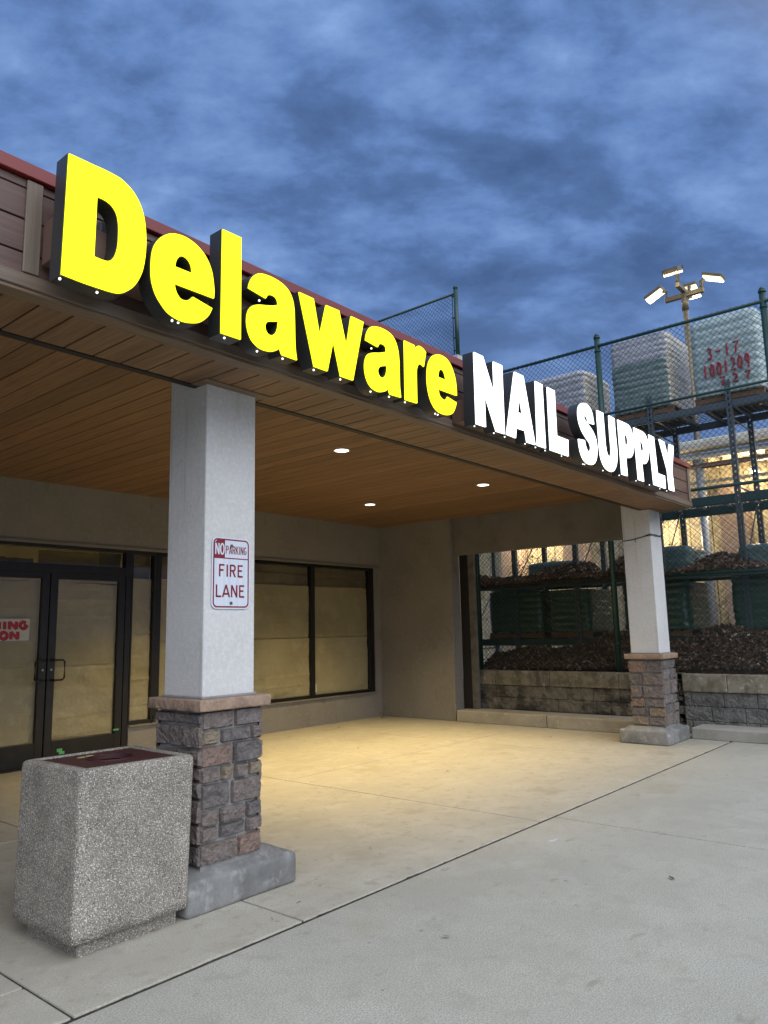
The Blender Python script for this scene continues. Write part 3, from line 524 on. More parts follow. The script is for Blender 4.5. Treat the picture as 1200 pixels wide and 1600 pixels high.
# cable tied round the far column
b=MB(); z=2.80
b.tube([(10.395,4.30,z-.02),(10.393,4.15,z-.01),(10.392,4.02,z+.01),(10.392,3.90,z+.045),(10.40,3.876,z+.05),(10.55,3.874,z+.03),(10.70,3.873,z+.045),(10.812,3.874,z+.06),(10.83,4.0,z+.07)],.006,5)
b.tube([(10.392,3.98,z+.02),(10.392,3.90,z+.03),(10.398,3.874,z+.03),(10.55,3.872,z+.055),(10.70,3.872,z+.035),(10.812,3.873,z+.05)],.005,5)
b.tube([(10.391,4.10,z-.0),(10.388,4.10,z-.05)],.004,5)
tag(b.build('tied_cable',wire_m,None,smooth=True),'thin dark green cable tied round the far column','cable')

# ------------------------------------------------------------------ channel letters
def crom(P):
    out=[]; n=len(P)
    for i in range(n):
        p1,p2=P[i],P[(i+1)%n]; out.append((p1[0],p1[1]))
        if p1[2] and p2[2]: continue
        p0=P[i-1] if not p1[2] else p1; p3=P[(i+2)%n] if not p2[2] else p2
        for t in (.25,.5,.75):
            q=[.5*((2*p1[k])+(-p0[k]+p2[k])*t+(2*p0[k]-5*p1[k]+4*p2[k]-p3[k])*t*t+(-p0[k]+3*p1[k]-3*p2[k]+p3[k])*t**3) for k in(0,1)]
            out.append(tuple(q))
    return out
LBL=['the tall D that starts the yellow word','the first small e, after the D','the tall l after the first e','the first small a, after the l','the wide w in the middle','the second small a, after the w','the narrow r before the last e','the last small e, next to the white N',
 'the N that starts the white words','the only A of the white word','the only I of the white word','the L that ends the first white word','the S that starts the last word','the only U, right of the S','the first P, right of the U','the second P, left of the last L','the last L, before the Y','the Y at the far end']
DOTS=[(1.518,3.187),(1.699,3.184),(2.112,3.173),(2.149,3.174),(2.445,3.178),(2.691,3.478),(2.676,3.166),(2.871,3.175),(3.127,3.172),(3.364,3.17),(3.674,3.466),(3.657,3.158),(3.85,3.167),(4.026,3.167),(4.384,3.159),(4.416,3.158),(4.91,3.168),(5.198,3.166),(5.368,3.166),(5.708,3.167),(5.892,3.167),(6.071,3.169),(6.391,3.171),(6.84,3.164),(6.879,3.166),(7.306,3.168),(7.721,3.179),(8.18,3.183),(8.58,3.19),(8.91,3.188),(9.138,3.191)]
def inset(loop,d):
    n=len(loop); a=sum(loop[i][0]*loop[(i+1)%n][1]-loop[(i+1)%n][0]*loop[i][1] for i in range(n)); s=1 if a>0 else -1; out=[]
    for i in range(n):
        p,q,r_=Vector(loop[i-1]),Vector(loop[i]),Vector(loop[(i+1)%n])
        e1=(q-p).normalized() if (q-p).length>1e-6 else Vector((1,0)); e2=(r_-q).normalized() if (r_-q).length>1e-6 else e1
        n1=Vector((-e1.y,e1.x))*s; n2=Vector((-e2.y,e2.x))*s; bis=(n1+n2)
        bis=bis.normalized() if bis.length>.2 else n1
        out.append(tuple(q+bis*d/max(.45,bis.dot(n1))))
    return out
for i,(ch,loops) in enumerate(GLYPHS):
    Ls=[crom(l) for l in loops]; cx=sum(p[0] for p in Ls[0])/len(Ls[0])
    yel=i<8
    t=thing('sign_letter',('yellow' if yel else 'white')+' lit sign letter, '+LBL[i],'sign letter',(cx,3.2,3.2),'yellow lit channel letters' if yel else 'white lit channel letters')
    b=MB(); b.prism(Ls,1,3.160,3.262); b.build('return',letter_side,t)
    F=[inset(l,.004 if k==0 else -.004) for k,l in enumerate(Ls)]
    b=MB(); b.prism(F,1,3.150,3.1595); b.build('face',yellow_f if yel else white_f,t)
    x0=min(p[0] for p in Ls[0])-.03; x1=max(p[0] for p in Ls[0])
    nx0=min(p[0] for p in GLYPHS[i+1][1][0])-.03 if i+1<len(GLYPHS) else 99
    for dx,dz in DOTS:
        if x0<=dx<nx0:
            b=MB(); bmesh.ops.create_uvsphere(b.bm,u_segments=8,v_segments=6,radius=.0065,matrix=Matrix.Translation((dx,3.172,dz+.010))); b.build('led_spot',led_m,t)
for x0,x1,z0,z1,lab in ((1.535,4.62,3.345,3.565,'brown raceway box behind the yellow letters'),(4.93,9.40,3.25,3.432,'brown raceway box behind the white letters')):
    b=MB(); b.box(x0,x1,3.264,YF-.019,z0,z1,.004); b.build
    r_=b.build('sign_raceway',brown_m); tag(r_,lab,'sign raceway')
    for k in range(int((x1-x0)/1.1)+1): MB().box(x0+.25+k*1.08,x0+.33+k*1.08,YF-.10,YF-.021,z1,z1+.09,.003).build('bracket',galv_l,r_)

# ------------------------------------------------------------------ fire lane sign
def strokes(b,S_,x,z,w,h,t,y,th=.0012,axis=1,mi=0):
    """flat stroked glyph in the xz plane facing -y; every stroke sits a hair prouder than the last"""
    for k,pl in enumerate(S_):
        for i in range(len(pl)-1):
            a=Vector((x+pl[i][0]*w,z+pl[i][1]*h)); c=Vector((x+pl[i+1][0]*w,z+pl[i+1][1]*h)); d=(c-a)
            if d.length<1e-6: continue
            d.normalize(); n=Vector((-d.y,d.x))*t/2; e=d*t*(.5 if (len(pl)>2 and len(pl)>6) else .0)
            if len(pl)>2:
                a2=a-(d*t*.5 if i>0 else Vector((0,0))); c2=c+(d*t*.5 if i<len(pl)-2 else Vector((0,0)))
                if len(pl)>6: a2,c2=a-(d*t*.12 if i else d*0),c+(d*t*.12 if i<len(pl)-2 else d*0)
            else: a2,c2=a,c
            yy=y-.00012*((i%3)+k*3)
            b.prism([[tuple(a2+n),tuple(c2+n),tuple(c2-n),tuple(a2-n)]],1,yy-th,yy,mi=mi)
def arc(cx,cz,rx,rz,a0,a1,n=10): return [(cx+rx*math.cos(R(a0+(a1-a0)*i/n)),cz+rz*math.sin(R(a0+(a1-a0)*i/n))) for i in range(n+1)]
GL={'N':[[(.08,0),(.08,1)],[(.92,0),(.92,1)],[(.10,.97),(.90,.03)]],'O':[arc(.5,.5,.42,.46,0,360,20)],'P':[[(.1,0),(.1,1)],[(.1,.96),(.55,.96)]+arc(.58,.73,.32,.23,90,-90,8)+[(.1,.50)]],
'A':[[(.04,0),(.5,1)],[(.96,0),(.5,1)],[(.2,.27),(.8,.27)]],'R':[[(.1,0),(.1,1)],[(.1,.95),(.55,.95)]+arc(.58,.73,.32,.22,90,-90,8)+[(.1,.51)],[(.5,.5),(.92,0)]],
'K':[[(.1,0),(.1,1)],[(.9,1),(.12,.38)],[(.38,.56),(.92,0)]],'I':[[(.5,0),(.5,1)]],'G':[arc(.5,.5,.41,.46,48,355,16)+[(.91,.44)],[(.93,.44),(.55,.44)]],
'F':[[(.1,0),(.1,1)],[(.1,.95),(.92,.95)],[(.1,.53),(.75,.53)]],'E':[[(.1,0),(.1,1)],[(.1,.95),(.92,.95)],[(.1,.53),(.78,.53)],[(.1,.05),(.92,.05)]],'L':[[(.1,0),(.1,1)],[(.1,.05),(.92,.05)]],
'C':[arc(.5,.5,.41,.46,45,315,16)],'M':[[(.08,0),(.08,1)],[(.92,0),(.92,1)],[(.08,.97),(.5,.2)],[(.92,.97),(.5,.2)]],
'S':[arc(.5,.73,.38,.22,25,270,10)+arc(.5,.27,.38,.24,90,-155,10)],
'1':[[(.5,0),(.5,1)]],'0':[arc(.5,.5,.40,.46,0,360,16)],'2':[arc(.45,.72,.36,.25,150,-40,8)+[(.08,.05),(.95,.08)]],'9':[arc(.5,.70,.34,.26,0,360,14),[(.84,.72),(.78,.3),(.66,-.05)]],'7':[[(.05,.92),(.92,.95),(.55,.5),(.35,0)]],'3':[arc(.45,.75,.36,.22,140,-80,8)+arc(.45,.27,.40,.26,80,-140,8)],'-':[[(.1,.5),(.9,.55)]]}
def rrect(x0,x1,z0,z1,r,n=6):
    o=[]
    for cx,cz,a in ((x1-r,z1-r,0),(x0+r,z1-r,90),(x0+r,z0+r,180),(x1-r,z0+r,270)):
        for i in range(n+1): o.append((cx+r*math.cos(R(a+90*i/n)),cz+r*math.sin(R(a+90*i/n))))
    return o
sx,sz,sy=2.861+.0511,1.7449,3.876
sg=thing('parking_sign','white metal sign reading NO PARKING FIRE LANE bolted to the near column','sign',(sx,sy,sz))
MB().prism([rrect(sx,sx+.305,sz,sz+.457,.038)],1,sy-.002,sy+.0015).build('plate',sign_white,sg)
b=MB(); b.prism([rrect(sx+.009,sx+.296,sz+.009,sz+.448,.032),rrect(sx+.018,sx+.287,sz+.018,sz+.439,.025)],1,sy-.0030,sy-.0021)
b.box(sx+.0185,sx+.2865,sy-.0029,sy-.0021,sz+.320,sz+.327); b.prism([[(sx+.0182,sz+.3272),(sx+.100,sz+.3272),(sx+.100,sz+.4388),(sx+.040,sz+.4388),(sx+.0182,sz+.418)]],1,sy-.0028,sy-.0021)
b.build('red_border',sign_red,sg)
b=MB(); strokes(b,GL['N'],sx+.024,sz+.345,.030,.072,.0095,sy-.0030); strokes(b,GL['O'],sx+.062,sz+.345,.032,.072,.0095,sy-.0030); b.build('white_lettering',sign_white,sg)
b=MB()
for k,ch in enumerate('PARKING'):
    ww={'I':.010}.get(ch,.0205); xx=sx+.108+[0,.0265,.0535,.0795,.1045,.1195,.1465][k]; strokes(b,GL[ch],xx,sz+.352,ww,.052,.0052,sy-.0023)
b.build('lettering',sign_red,sg); b=MB()
for k,ch in enumerate('FIRE'): strokes(b,GL[ch],sx+[.056,.110,.141,.205][k],sz+.205,[.044,.02,.046,.043][k],.078,.0110,sy-.0023)
b.build('lettering',sign_red,sg); b=MB()
for k,ch in enumerate('LANE'): strokes(b,GL[ch],sx+[.033,.083,.153,.218][k],sz+.075,[.044,.058,.048,.043][k],.078,.0110,sy-.0023)
b.build('lettering',sign_red,sg)
for zz_ in (.405,.037):
    b=MB(); b.tube([(sx+.152,sy-.0021,sz+zz_),(sx+.152,sy-.008,sz+zz_)],.010,10); b.build('bolt',bolt_m,sg)

# ------------------------------------------------------------------ poster on the left door
ps=thing('poster','white paper sign with red COMING SOON lettering taped to left door','poster',(4.1,YW+.05,1.56))
MB().box(3.60,4.42,YW+.0555,YW+.0605,1.565,1.835).build('paper',paper_w,ps)
for dx,dz,yy,m_,nm,th in ((.008,-.007,YW+.0552,cs_dark,'letter_shadow',.0006),(0,0,YW+.0540,cs_red,'lettering',.0008)):
    b=MB()
    x=3.665
    for ch in 'COMING':
        ww={'I':.045,'M':.135}.get(ch,.098); strokes(b,GL[ch],x+dx,1.712+dz,ww,.088,.036,yy,th); x+=ww+.030
    b.build(nm,m_,ps); b=MB(); x=3.80
    for ch in 'SOON': strokes(b,GL[ch],x+dx,1.588+dz,.098,.088,.036,yy,th); x+=.128
    b.build(nm,m_,ps)

# ------------------------------------------------------------------ litter bin
tb=thing('trash_bin','square exposed aggregate concrete litter bin with maroon lid','trash bin',(2.37,4.12,0))
def loft(b,rings,close=True,mi=0,rad=.03,n=4):
    R_=[]
    for (x0,x1,y0,y1,z,r) in rings:
        full=[]; cs=((x1-r,y1-r,0),(x0+r,y1-r,90),(x0+r,y0+r,180),(x1-r,y0+r,270))
        for q_,(cx,cy,a) in enumerate(cs):
            arc_=[Vector((cx+r*math.cos(R(a+90*i/n)),cy+r*math.sin(R(a+90*i/n)),z)) for i in range(n+1)]
            cx2,cy2,a2=cs[(q_+1)%4]; nx_=Vector((cx2+r*math.cos(R(a2)),cy2+r*math.sin(R(a2)),z))
            full+=arc_+[arc_[-1].lerp(nx_,k/30) for k in range(1,30)]
        R_.append(full)
    m_=len(R_[0])
    V=[[b.bm.verts.new(p) for p in r] for r in R_]
    for i in range(len(V)-1):
        for k in range(m_):
            f=b.bm.faces.new((V[i][k],V[i][(k+1)%m_],V[i+1][(k+1)%m_],V[i+1][k])); f.material_index=mi; f.smooth=True
    return V
def warp(b):
    Dl=((.017,.015),(.038,-.055),(.063,-.005),(-.008,.015))
    for v in b.bm.verts:
        t=min(1,max(0,(v.co.z-.08)/.82)); u=min(1,max(0,(v.co.x-2.068)/.644)); w=min(1,max(0,(v.co.y-3.845)/.63))
        for k in (0,1):
            d=(Dl[0][k]*(1-u)+Dl[1][k]*u)*(1-w)+(Dl[3][k]*(1-u)+Dl[2][k]*u)*w
            v.co[k]+=d*t
b=MB()
def lerp4(t): 
    A=(2.025,2.705,3.770,4.430); B=(2.068,2.712,3.845,4.475); return [A[i]+(B[i]-A[i])*t for i in range(4)]
rings=[(2.10,2.64,3.86,4.36,.075,.012),(2.045,2.69,3.788,4.412,.076,.016),(*lerp4(0),.084,.022)]
for k in range(1,20): rings.append((*lerp4(k/20),.088+.80*k/20,.022))
q=lerp4(1); rings+=[(*q,.884,.03),(q[0]+.008,q[1]-.008,q[2]+.008,q[3]-.008,.896,.03),(q[0]+.022,q[1]-.022,q[2]+.022,q[3]-.022,.900,.03),(q[0]+.062,q[1]-.062,q[2]+.062,q[3]-.062,.898,.015),(q[0]+.066,q[1]-.066,q[2]+.066,q[3]-.066,.885,.015)]
V=loft(b,rings); b.bm.faces.new(V[0])
for v in b.bm.verts:
    n_=noise.noise(v.co*70)*.0018+noise.noise(v.co*9)*.002; c_=Vector((2.39,4.13,v.co.z)); d_=(v.co-c_); v.co+=d_.normalized()*n_
warp(b); b.build('body',aggregate,tb,smooth=True)
b=MB(); V=loft(b,[(2.085,2.668,3.822,4.372,-.002,.012),(2.085,2.668,3.822,4.372,.08,.012)]); b.build('base',aggregate,tb)
b=MB(); hole=[(2.395+.115*math.cos(2*math.pi*i/36),4.16+.115*math.sin(2*math.pi*i/36)) for i in range(36)]
b.prism([rrect(q[0]+.067,q[1]-.067,q[2]+.067,q[3]-.067,.012),hole],2,.886,.894); warp(b); b.build('lid',maroon,tb)
b=MB(); b.prism([[(2.395+.123*math.cos(2*math.pi*i/36),4.16+.123*math.sin(2*math.pi*i/36)) for i in range(36)],[(2.395+.1155*math.cos(2*math.pi*i/36),4.16+.1155*math.sin(2*math.pi*i/36)) for i in range(36)]],2,.872,.900); warp(b); b.build('lid_ring',maroon,tb)
b=MB(); b.box(2.14,2.65,3.92,4.41,.60,.62); b.build('liner',dark_m,tb)
b=MB(); b.box(2.30,2.345,4.29,4.305,.8945,.897,rot=Matrix.Rotation(.3,3,'Z')); b.box(2.36,2.40,4.305,4.32,.8945,.897,rot=Matrix.Rotation(-.2,3,'Z')); b.build('tape',tape_y,tb)

# ------------------------------------------------------------------ downlights
dl_lab={(5.97,5.62):'first round downlight of the wood soffit, largest and leftmost',(8.86,5.62):'round downlight in the soffit nearest the far column',(8.93,7.80):'round downlight in the soffit nearest the rear wall windows',(6.0,7.80):'round downlight in the soffit straight behind the near column'}
for (x,y),lab in dl_lab.items():
    t=thing('downlight',lab,'downlight',(x,y,H2),'recessed downlights in the wood soffit')
    n=28; o_=[(x+.098*math.cos(2*math.pi*i/n),y+.098*math.sin(2*math.pi*i/n)) for i in range(n)]; i_=[(x+.078*math.cos(2*math.pi*i/n),y+.078*math.sin(2*math.pi*i/n)) for i in range(n)]
    MB().prism([o_,i_],2,H2-.006,H2-.001).build('trim_ring',white_trim,t)
    MB().prism([[(x+.0775*math.cos(2*math.pi*i/n),y+.0775*math.sin(2*math.pi*i/n)) for i in range(n)]],2,H2-.0045,H2-.001).build('lens',can_lens,t)
    add_light('SPOT',t,(x,y,H2-.02),DOWN_E,(1.,.74,.33),spot_size=R(96),spot_blend=.9,shadow_soft_size=.07)

# ------------------------------------------------------------------ kerb, retaining walls
b=MB()
for y0,y1 in ((4.50,6.05),(6.06,7.80)): b.box(11.12,11.62,y0,y1,-.002,.195,.015,2)
tag(b.build('kerb',kerb_m),'low concrete kerb between the side wall and far column','kerb')
b=MB()
for y0,y1 in ((-2.6,-.3),(-.29,1.9),(1.91,3.78)): b.box(11.10,11.62,y0,y1,-.002,.155,.015,2)
tag(b.build('kerb',kerb_m),'low concrete kerb running right from the far column','kerb')
def rwall(y0,y1,x,label,seed,capy0=None):
    rnd=random.Random(seed); t=thing('retaining_wall',label,'retaining wall',(x,(y0+y1)/2,0),'stained block retaining walls under the fence')
    b=MB(); z=-.01
    for r_,h in enumerate((.205,.205,.205)):
        y=y0-(.28 if r_%2 else 0)
        while y<y1:
            a=max(y,y0); c=min(y+.455,y1)
            if c-a>.05: b.box(x+.035+rnd.uniform(-.006,.008),x+.34,a+.003,c-.003,z+.002,z+h-.002,.010,2)
            y+=.455
        z+=h
    bmesh.ops.subdivide_edges(b.bm,edges=[e for e in b.bm.edges if e.calc_length()>.15 and e.is_manifold],cuts=5,use_grid_fill=True)
    for v in b.bm.verts:
        if v.co.x<x+.06: v.co.x+=.014*noise.noise(v.co*13)+.006*noise.noise(v.co*40)
    b.build('block_courses',block_m if x>11.6 else block_g,t,smooth=False)
    b=MB(); y=y0
    cuts=[y0]
    while cuts[-1]<y1-.4: cuts.append(min(y1,cuts[-1]+rnd.uniform(.9,1.25)))
    if cuts[-1]<y1: cuts[-1]=y1
    for a,c in zip(cuts[:-1],cuts[1:]): b.box(x+rnd.uniform(-.008,.008),x+.35,a+.003,c-.003,.608,.86,.012,2)
    b.build('cap_blocks',blockcap_m,t)
rwall(4.12,7.74,11.62,'stained block retaining wall between side wall and far column',3)
rwall(-2.,4.02,11.56,'grey block retaining wall right of the far column',8)
b=MB(); rnd=random.Random(5)
for k in range(22):
    y=4.00+rnd.uniform(0,.16); z=rnd.uniform(0,.8); b.box(11.68,11.9,y,y+rnd.uniform(.08,.16),z,z+rnd.uniform(.06,.12),.015,2)
tag(b.build('rubble_stone',block_m),'rough broken stones in the gap behind the far column','rubble')

# ------------------------------------------------------------------ chain link
XF=11.75
def chain2(b,x,y0,y1,z0,z1,d,r):
    # one wire per half pitch, alternate wires mirrored so that neighbours hook into diamonds
    k=0; y=y0; h=d*.5; n=int((z1-z0)/h)
    while y<y1:
        rings=[]
        for j in range(n+1):
            side=1 if (j+k)%2 else -1
            p=Vector((x+(.003*side)+.012*noise.noise(Vector((y*.7,(z0+j*h)*.7,3))), y+side*d*.25*1.04, z0+j*h))
            rings.append([b.bm.verts.new(p+Vector((r*math.cos(a),r*1.35*math.sin(a),0))) for a in (0,2.094,4.189)])
        for i in range(len(rings)-1):
            for q_ in range(3): b.bm.faces.new((rings[i][q_],rings[i][(q_+1)%3],rings[i+1][(q_+1)%3],rings[i+1][q_]))
        y+=d*.5; k+=1
fe=thing('chain_link_fence','tall green chain link fence on top of the block retaining walls','fence',(XF,5,.86))
POSTY=(-.2,2.44,5.05,7.66)
for y in POSTY:
    zt=6.46
    p=MB().tube([(XF,y,.55),(XF,y,zt)],.048,14,cap=True).build('post',fence_g,fe,smooth=True)
    b=MB(); b.tube([(XF,y,zt-.02),(XF,y,zt+.015)],.056,14); b.tube([(XF,y,zt+.015),(XF,y,zt+.05),(XF,y,zt+.068)],.052,14,r2=.02); b.build('post_cap',fence_g,p,smooth=True)
    for z in (6.20,5.0,3.55,2.30,1.3):
        MB().tube([(XF,y,z),(XF,y,z+.03)],.054,14).build('clamp_band',fence_g,p,smooth=True)
for z,r_,m_ in ((6.30,.026,fence_g),(5.085,.021,fence_g),(3.62,.026,fence_g),(2.34,.022,fence_g)):
    MB().tube([(XF-.02,-.2,z),(XF-.02,7.66 if z>3 else 4.7,z)],r_,10).build('rail',m_,fe,smooth=True)
b=MB(); chain2(b,XF,1.35,7.64,.90,6.38,.090,.0036); b.build('wire_mesh',wire_m,fe,fix=False)
b=MB(); chain2(b,XF-.035,1.6,7.64,.90,3.62,.060,.0026); b.build('fine_wire_mesh',wire_fine,fe,fix=False)
rf=thing('roof_fence','short green chain link fence standing on the grey roof parapet','fence',(11.3,7.6,6.66))
p=MB().tube([(11.30,7.60,6.60),(11.30,7.60,8.02)],.042,12).build('post',fence_g,rf,smooth=True)
MB().tube([(11.30,7.60,8.02),(11.30,7.60,8.06)],.047,12).build('post_cap',fence_g,p,smooth=True)
MB().tube([(11.30,7.68,6.72),(11.30,7.68,7.92)],.010,8).build('tension_bar',fence_g,rf,smooth=True)
for z in (7.88,7.45,7.05,6.80): MB().tube([(11.30,7.60,z),(11.30,7.69,z)],.016,6).build('clamp_band',fence_g,p)
MB().tube([(11.30,7.60,7.93),(11.30,14,7.93)],.024,10).build('rail',fence_g,rf,smooth=True)
MB().tube([(11.30,10.6,6.60),(11.30,10.6,8.0)],.036,12).build('post',fence_g,rf,smooth=True)
b=MB(); chain2(b,11.30,7.70,13.5,6.70,7.97,.090,.0034); b.build('wire_mesh',wire_m,rf,fix=False)

# ------------------------------------------------------------------ pallet rack
rk=thing('pallet_rack','blue grey steel pallet rack with perforated uprights behind the fence','pallet rack',(12.9,5,.6))
X0,X1=12.40,13.50
def upright(x,y,zt):
    b=MB(); w=.085; d=.07
    b.box(x,x+d,y-w/2,y-w/2+.030,.6,zt); b.box(x,x+d,y+w/2-.030,y+w/2,.6,zt)
    z=.62
    while z<zt-.03:
        b.box(x+.003,x+.012,y-w/2+.031,y+w/2-.031,z,z+.052); b.box(x+d-.012,x+d-.003,y-w/2+.031,y+w/2-.031,z,z+.052); z+=.098
    return b.build('upright',galv,rk)
UY=(1.7,3.20,4.46,5.98,7.22,8.4)
for y in UY:
    upright(X0-.075,y,5.42); upright(X1+.005,y,5.42)
    for z in (1.2,2.4,3.7,4.8): MB().tube([(X0+.0,y,z),(X1,y,z)],.014,6).build('brace',galv,rk)
    for z in (1.2,2.4): MB().tube([(X0,y,z),(X1,y,z+1.2)],.012,6).build('brace',galv,rk)
for z0,z1,m_ in ((1.28,1.39,green_steel),(2.33,2.40,green_steel),(3.45,3.59,green_steel),(4.97,5.08,galv)):
    for a,c in zip(UY[:-1],UY[1:]):
        for x,nm in ((X0-.06,'beam'),(X1-.02,'beam')):
            b=MB(); b.box(x,x+.045,a+.045,c-.045,z0,z1,.004); b.box(x+.01,x+.035,a+.045,c-.045,z0-.012,z0-.001); b.build(nm,m_,rk)
def deck(z,m_):
    b=MB(); y=1.8
    while y<8.4:
        b.box(X0-.01,X1-.03,y,y+.006,z,z+.006); y+=.055
    x=X0+.05
    while x<X1: b.box(x,x+.007,1.75,8.4,z-.007,z-.001); x+=.11
    y=1.9
    while y<8.4: b.box(X0-.012,X1-.03,y,y+.045,z-.045,z-.008); y+=.42
    b.build('wire_deck',m_,rk)
deck(5.072,galv); deck(3.575,galv); deck(1.375,green_steel); deck(2.392,green_steel)

# wrapped pallets
def stack(y0,y1,z0,z1,mats,label,layers,seed,x0=12.34,x1=13.50,pallet=True,split=None,group='plastic wrapped pallets on the rack',lean=0.,rtop=.12,name='wrapped_pallet',lit_side_mi=None):
    t=thing(name,label,'wrapped pallet',((x0+x1)/2,(y0+y1)/2,z0),group)
    b=MB(); pz=.13 if pallet else 0
    n=72; nz_=int(layers*7); lay=(z1-z0-pz)/layers; V=[]
    def P(i,j):
        w=j/nz_; z=z0+pz+(z1-z0-pz)*w; a=2*math.pi*(i+.5)/n
        # superellipse footprint
        ca,sa=math.cos(a),math.sin(a); e=.22
        ux=math.copysign(abs(ca)**e,ca); uy=math.copysign(abs(sa)**e,sa)
        ph=(z-z0-pz)/lay+.30*noise.noise(Vector((ux*1.2,uy*1.2,z*1.5+seed)))+.12*noise.noise(Vector((ux*4,uy*4,z*5+seed))); bul=abs(math.sin(math.pi*ph))**.5
        ex=1-(.030+.03*noise.noise(Vector((ux*3,uy*3,z*4+seed))))*(1-bul)
        top=max(0,(w-(1-rtop))/rtop); ex*=(1-.30*top**3.0)
        ex+=.022*noise.noise(Vector((ux*2.5,uy*2.5,z*3+seed)))+.012*noise.noise(Vector((ux*8,uy*8,z*9+seed)))
        zz_=z-.05*top**2*max(abs(ux),abs(uy))+.015*noise.noise(Vector((ux*2,uy*2,w*6+seed)))
        return Vector(((x0+x1)/2+(x1-x0)/2*ux*ex,(y0+y1)/2+(y1-y0)/2*uy*ex+lean*w,zz_))
    for j in range(nz_+1): V.append([b.bm.verts.new(P(i,j)) for i in range(n)])
    for j in range(nz_):
        for i in range(n):
            f=b.bm.faces.new((V[j][i],V[j][(i+1)%n],V[j+1][(i+1)%n],V[j+1][i])); f.smooth=True
            if split is not None and (j/nz_)>split+.03*noise.noise(Vector((i*.2,seed,0))): f.material_index=1
    if lit_side_mi is not None:
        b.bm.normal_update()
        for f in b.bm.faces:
            if f.calc_center_median().y<y0+.10*(y1-y0) and abs(f.normal.y)>.6: f.material_index=lit_side_mi  # -y side: paler film colour, partly warm lamp light painted in
    b.bm.faces.new(V[-1]); b.bm.faces.new(V[0][::-1])
    if split is not None: b.bm.faces[-1] if False else None
    b.build('plastic_wrap',mats,t,smooth=True)
    if pallet:
        b=MB()
        for k in range(7):
            y=y0+.02+(y1-y0-.14)*k/6; b.box(x0+.03,x1-.03,y,y+.10,z0+.105,z0+.125)
        for x in (x0+.04,(x0+x1)/2-.04,x1-.13): b.box(x,x+.09,y0+.02,y1-.02,z0+.022,z0+.104)
        for k in range(3):
            y=y0+.02+(y1-y0-.14)*k/2; b.box(x0+.03,x1-.03,y,y+.10,z0+.0,z0+.021)
        b.build('wood_pallet',pallet_wood,t)
    return t,P
ZD=5.080
stack(5.56,6.75,ZD,6.31,[wrap_white,wrap_cream],'white wrapped pallet with domed layers, leftmost on the top rack level',9,1,rtop=.22,lit_side_mi=1)
stack(4.06,5.12,ZD,6.58,[wrap_green,wrap_white,wrap_cream],'grey green wrapped pallet with a white upper half, on top rack level',13,2,split=.62,rtop=.08,lit_side_mi=2)
s3,P3=stack(2.66,3.74,ZD,6.62,wrap_teal,'pale teal wrapped pallet marked with red handwritten numbers',10,3,rtop=.16)
# red handwriting on the teal pallet
def hand(txt,y,z,w,h,gap,slope=.0):
    # y decreases to the right when seen from the street
    b=MB()
    for ch in txt:
        for pl in GL[ch]:
            pts=[]
            for u,v in pl:
                yy=y-u*w; zz_=z+v*h-(u*w)*slope+random.uniform(-.004,.004)
                pts.append((12.318+.004*math.sin(zz_*40),yy,zz_))
            b.tube(pts,.0145,6)
        y-=w+gap; z-=slope*(w+gap)
    b.build('handwriting',marker,s3)
hand('3-17',3.46,5.80,.085,.19,.050,-.06); hand('1001209',3.54,5.50,.072,.21,.034,-.09); hand('727',3.30,5.34,.09,.13,.10,-.05)
ZL=1.382
for (y0,y1,z1,lab,sd) in ((6.68,7.86,2.30,'dark green wrapped pallet at the left end of the lowest rack level',11),(5.78,6.56,2.28,'narrow dark green wrapped pallet, second on the lowest rack level',12),(4.08,5.20,2.31,'dark green wrapped pallet behind the far column, lowest rack level',13),(2.35,3.46,2.31,'dark green wrapped pallet at the right end of the lowest rack level',14)):
    stack(y0,y1,ZL,z1,wrap_dark,lab,7,sd,rtop=.06)
ZM=2.400
for (y0,y1,z1,lab,sd,m_) in ((4.06,5.0,2.94,'slate coloured wrapped bundle right beside the far column, middle rack level',15,wrap_slate),(2.3,3.36,2.86,'grey wrapped bundle at the right end of the middle rack level',16,wrap_slate),(6.05,7.10,2.84,'cream wrapped bundle behind the leaves on the middle rack level',17,wrap_slate)):
    stack(y0,y1,ZM,z1,m_,lab,2,sd,pallet=False,rtop=.3,x0=12.55,name='wrapped_bundle')
stack(3.50,4.02,ZM,2.78,wrap_cream,'small cream wrapped bundle between two slate bundles, middle rack level',2,18,pallet=False,rtop=.4,x0=12.75,x1=13.4,name='wrapped_bundle')

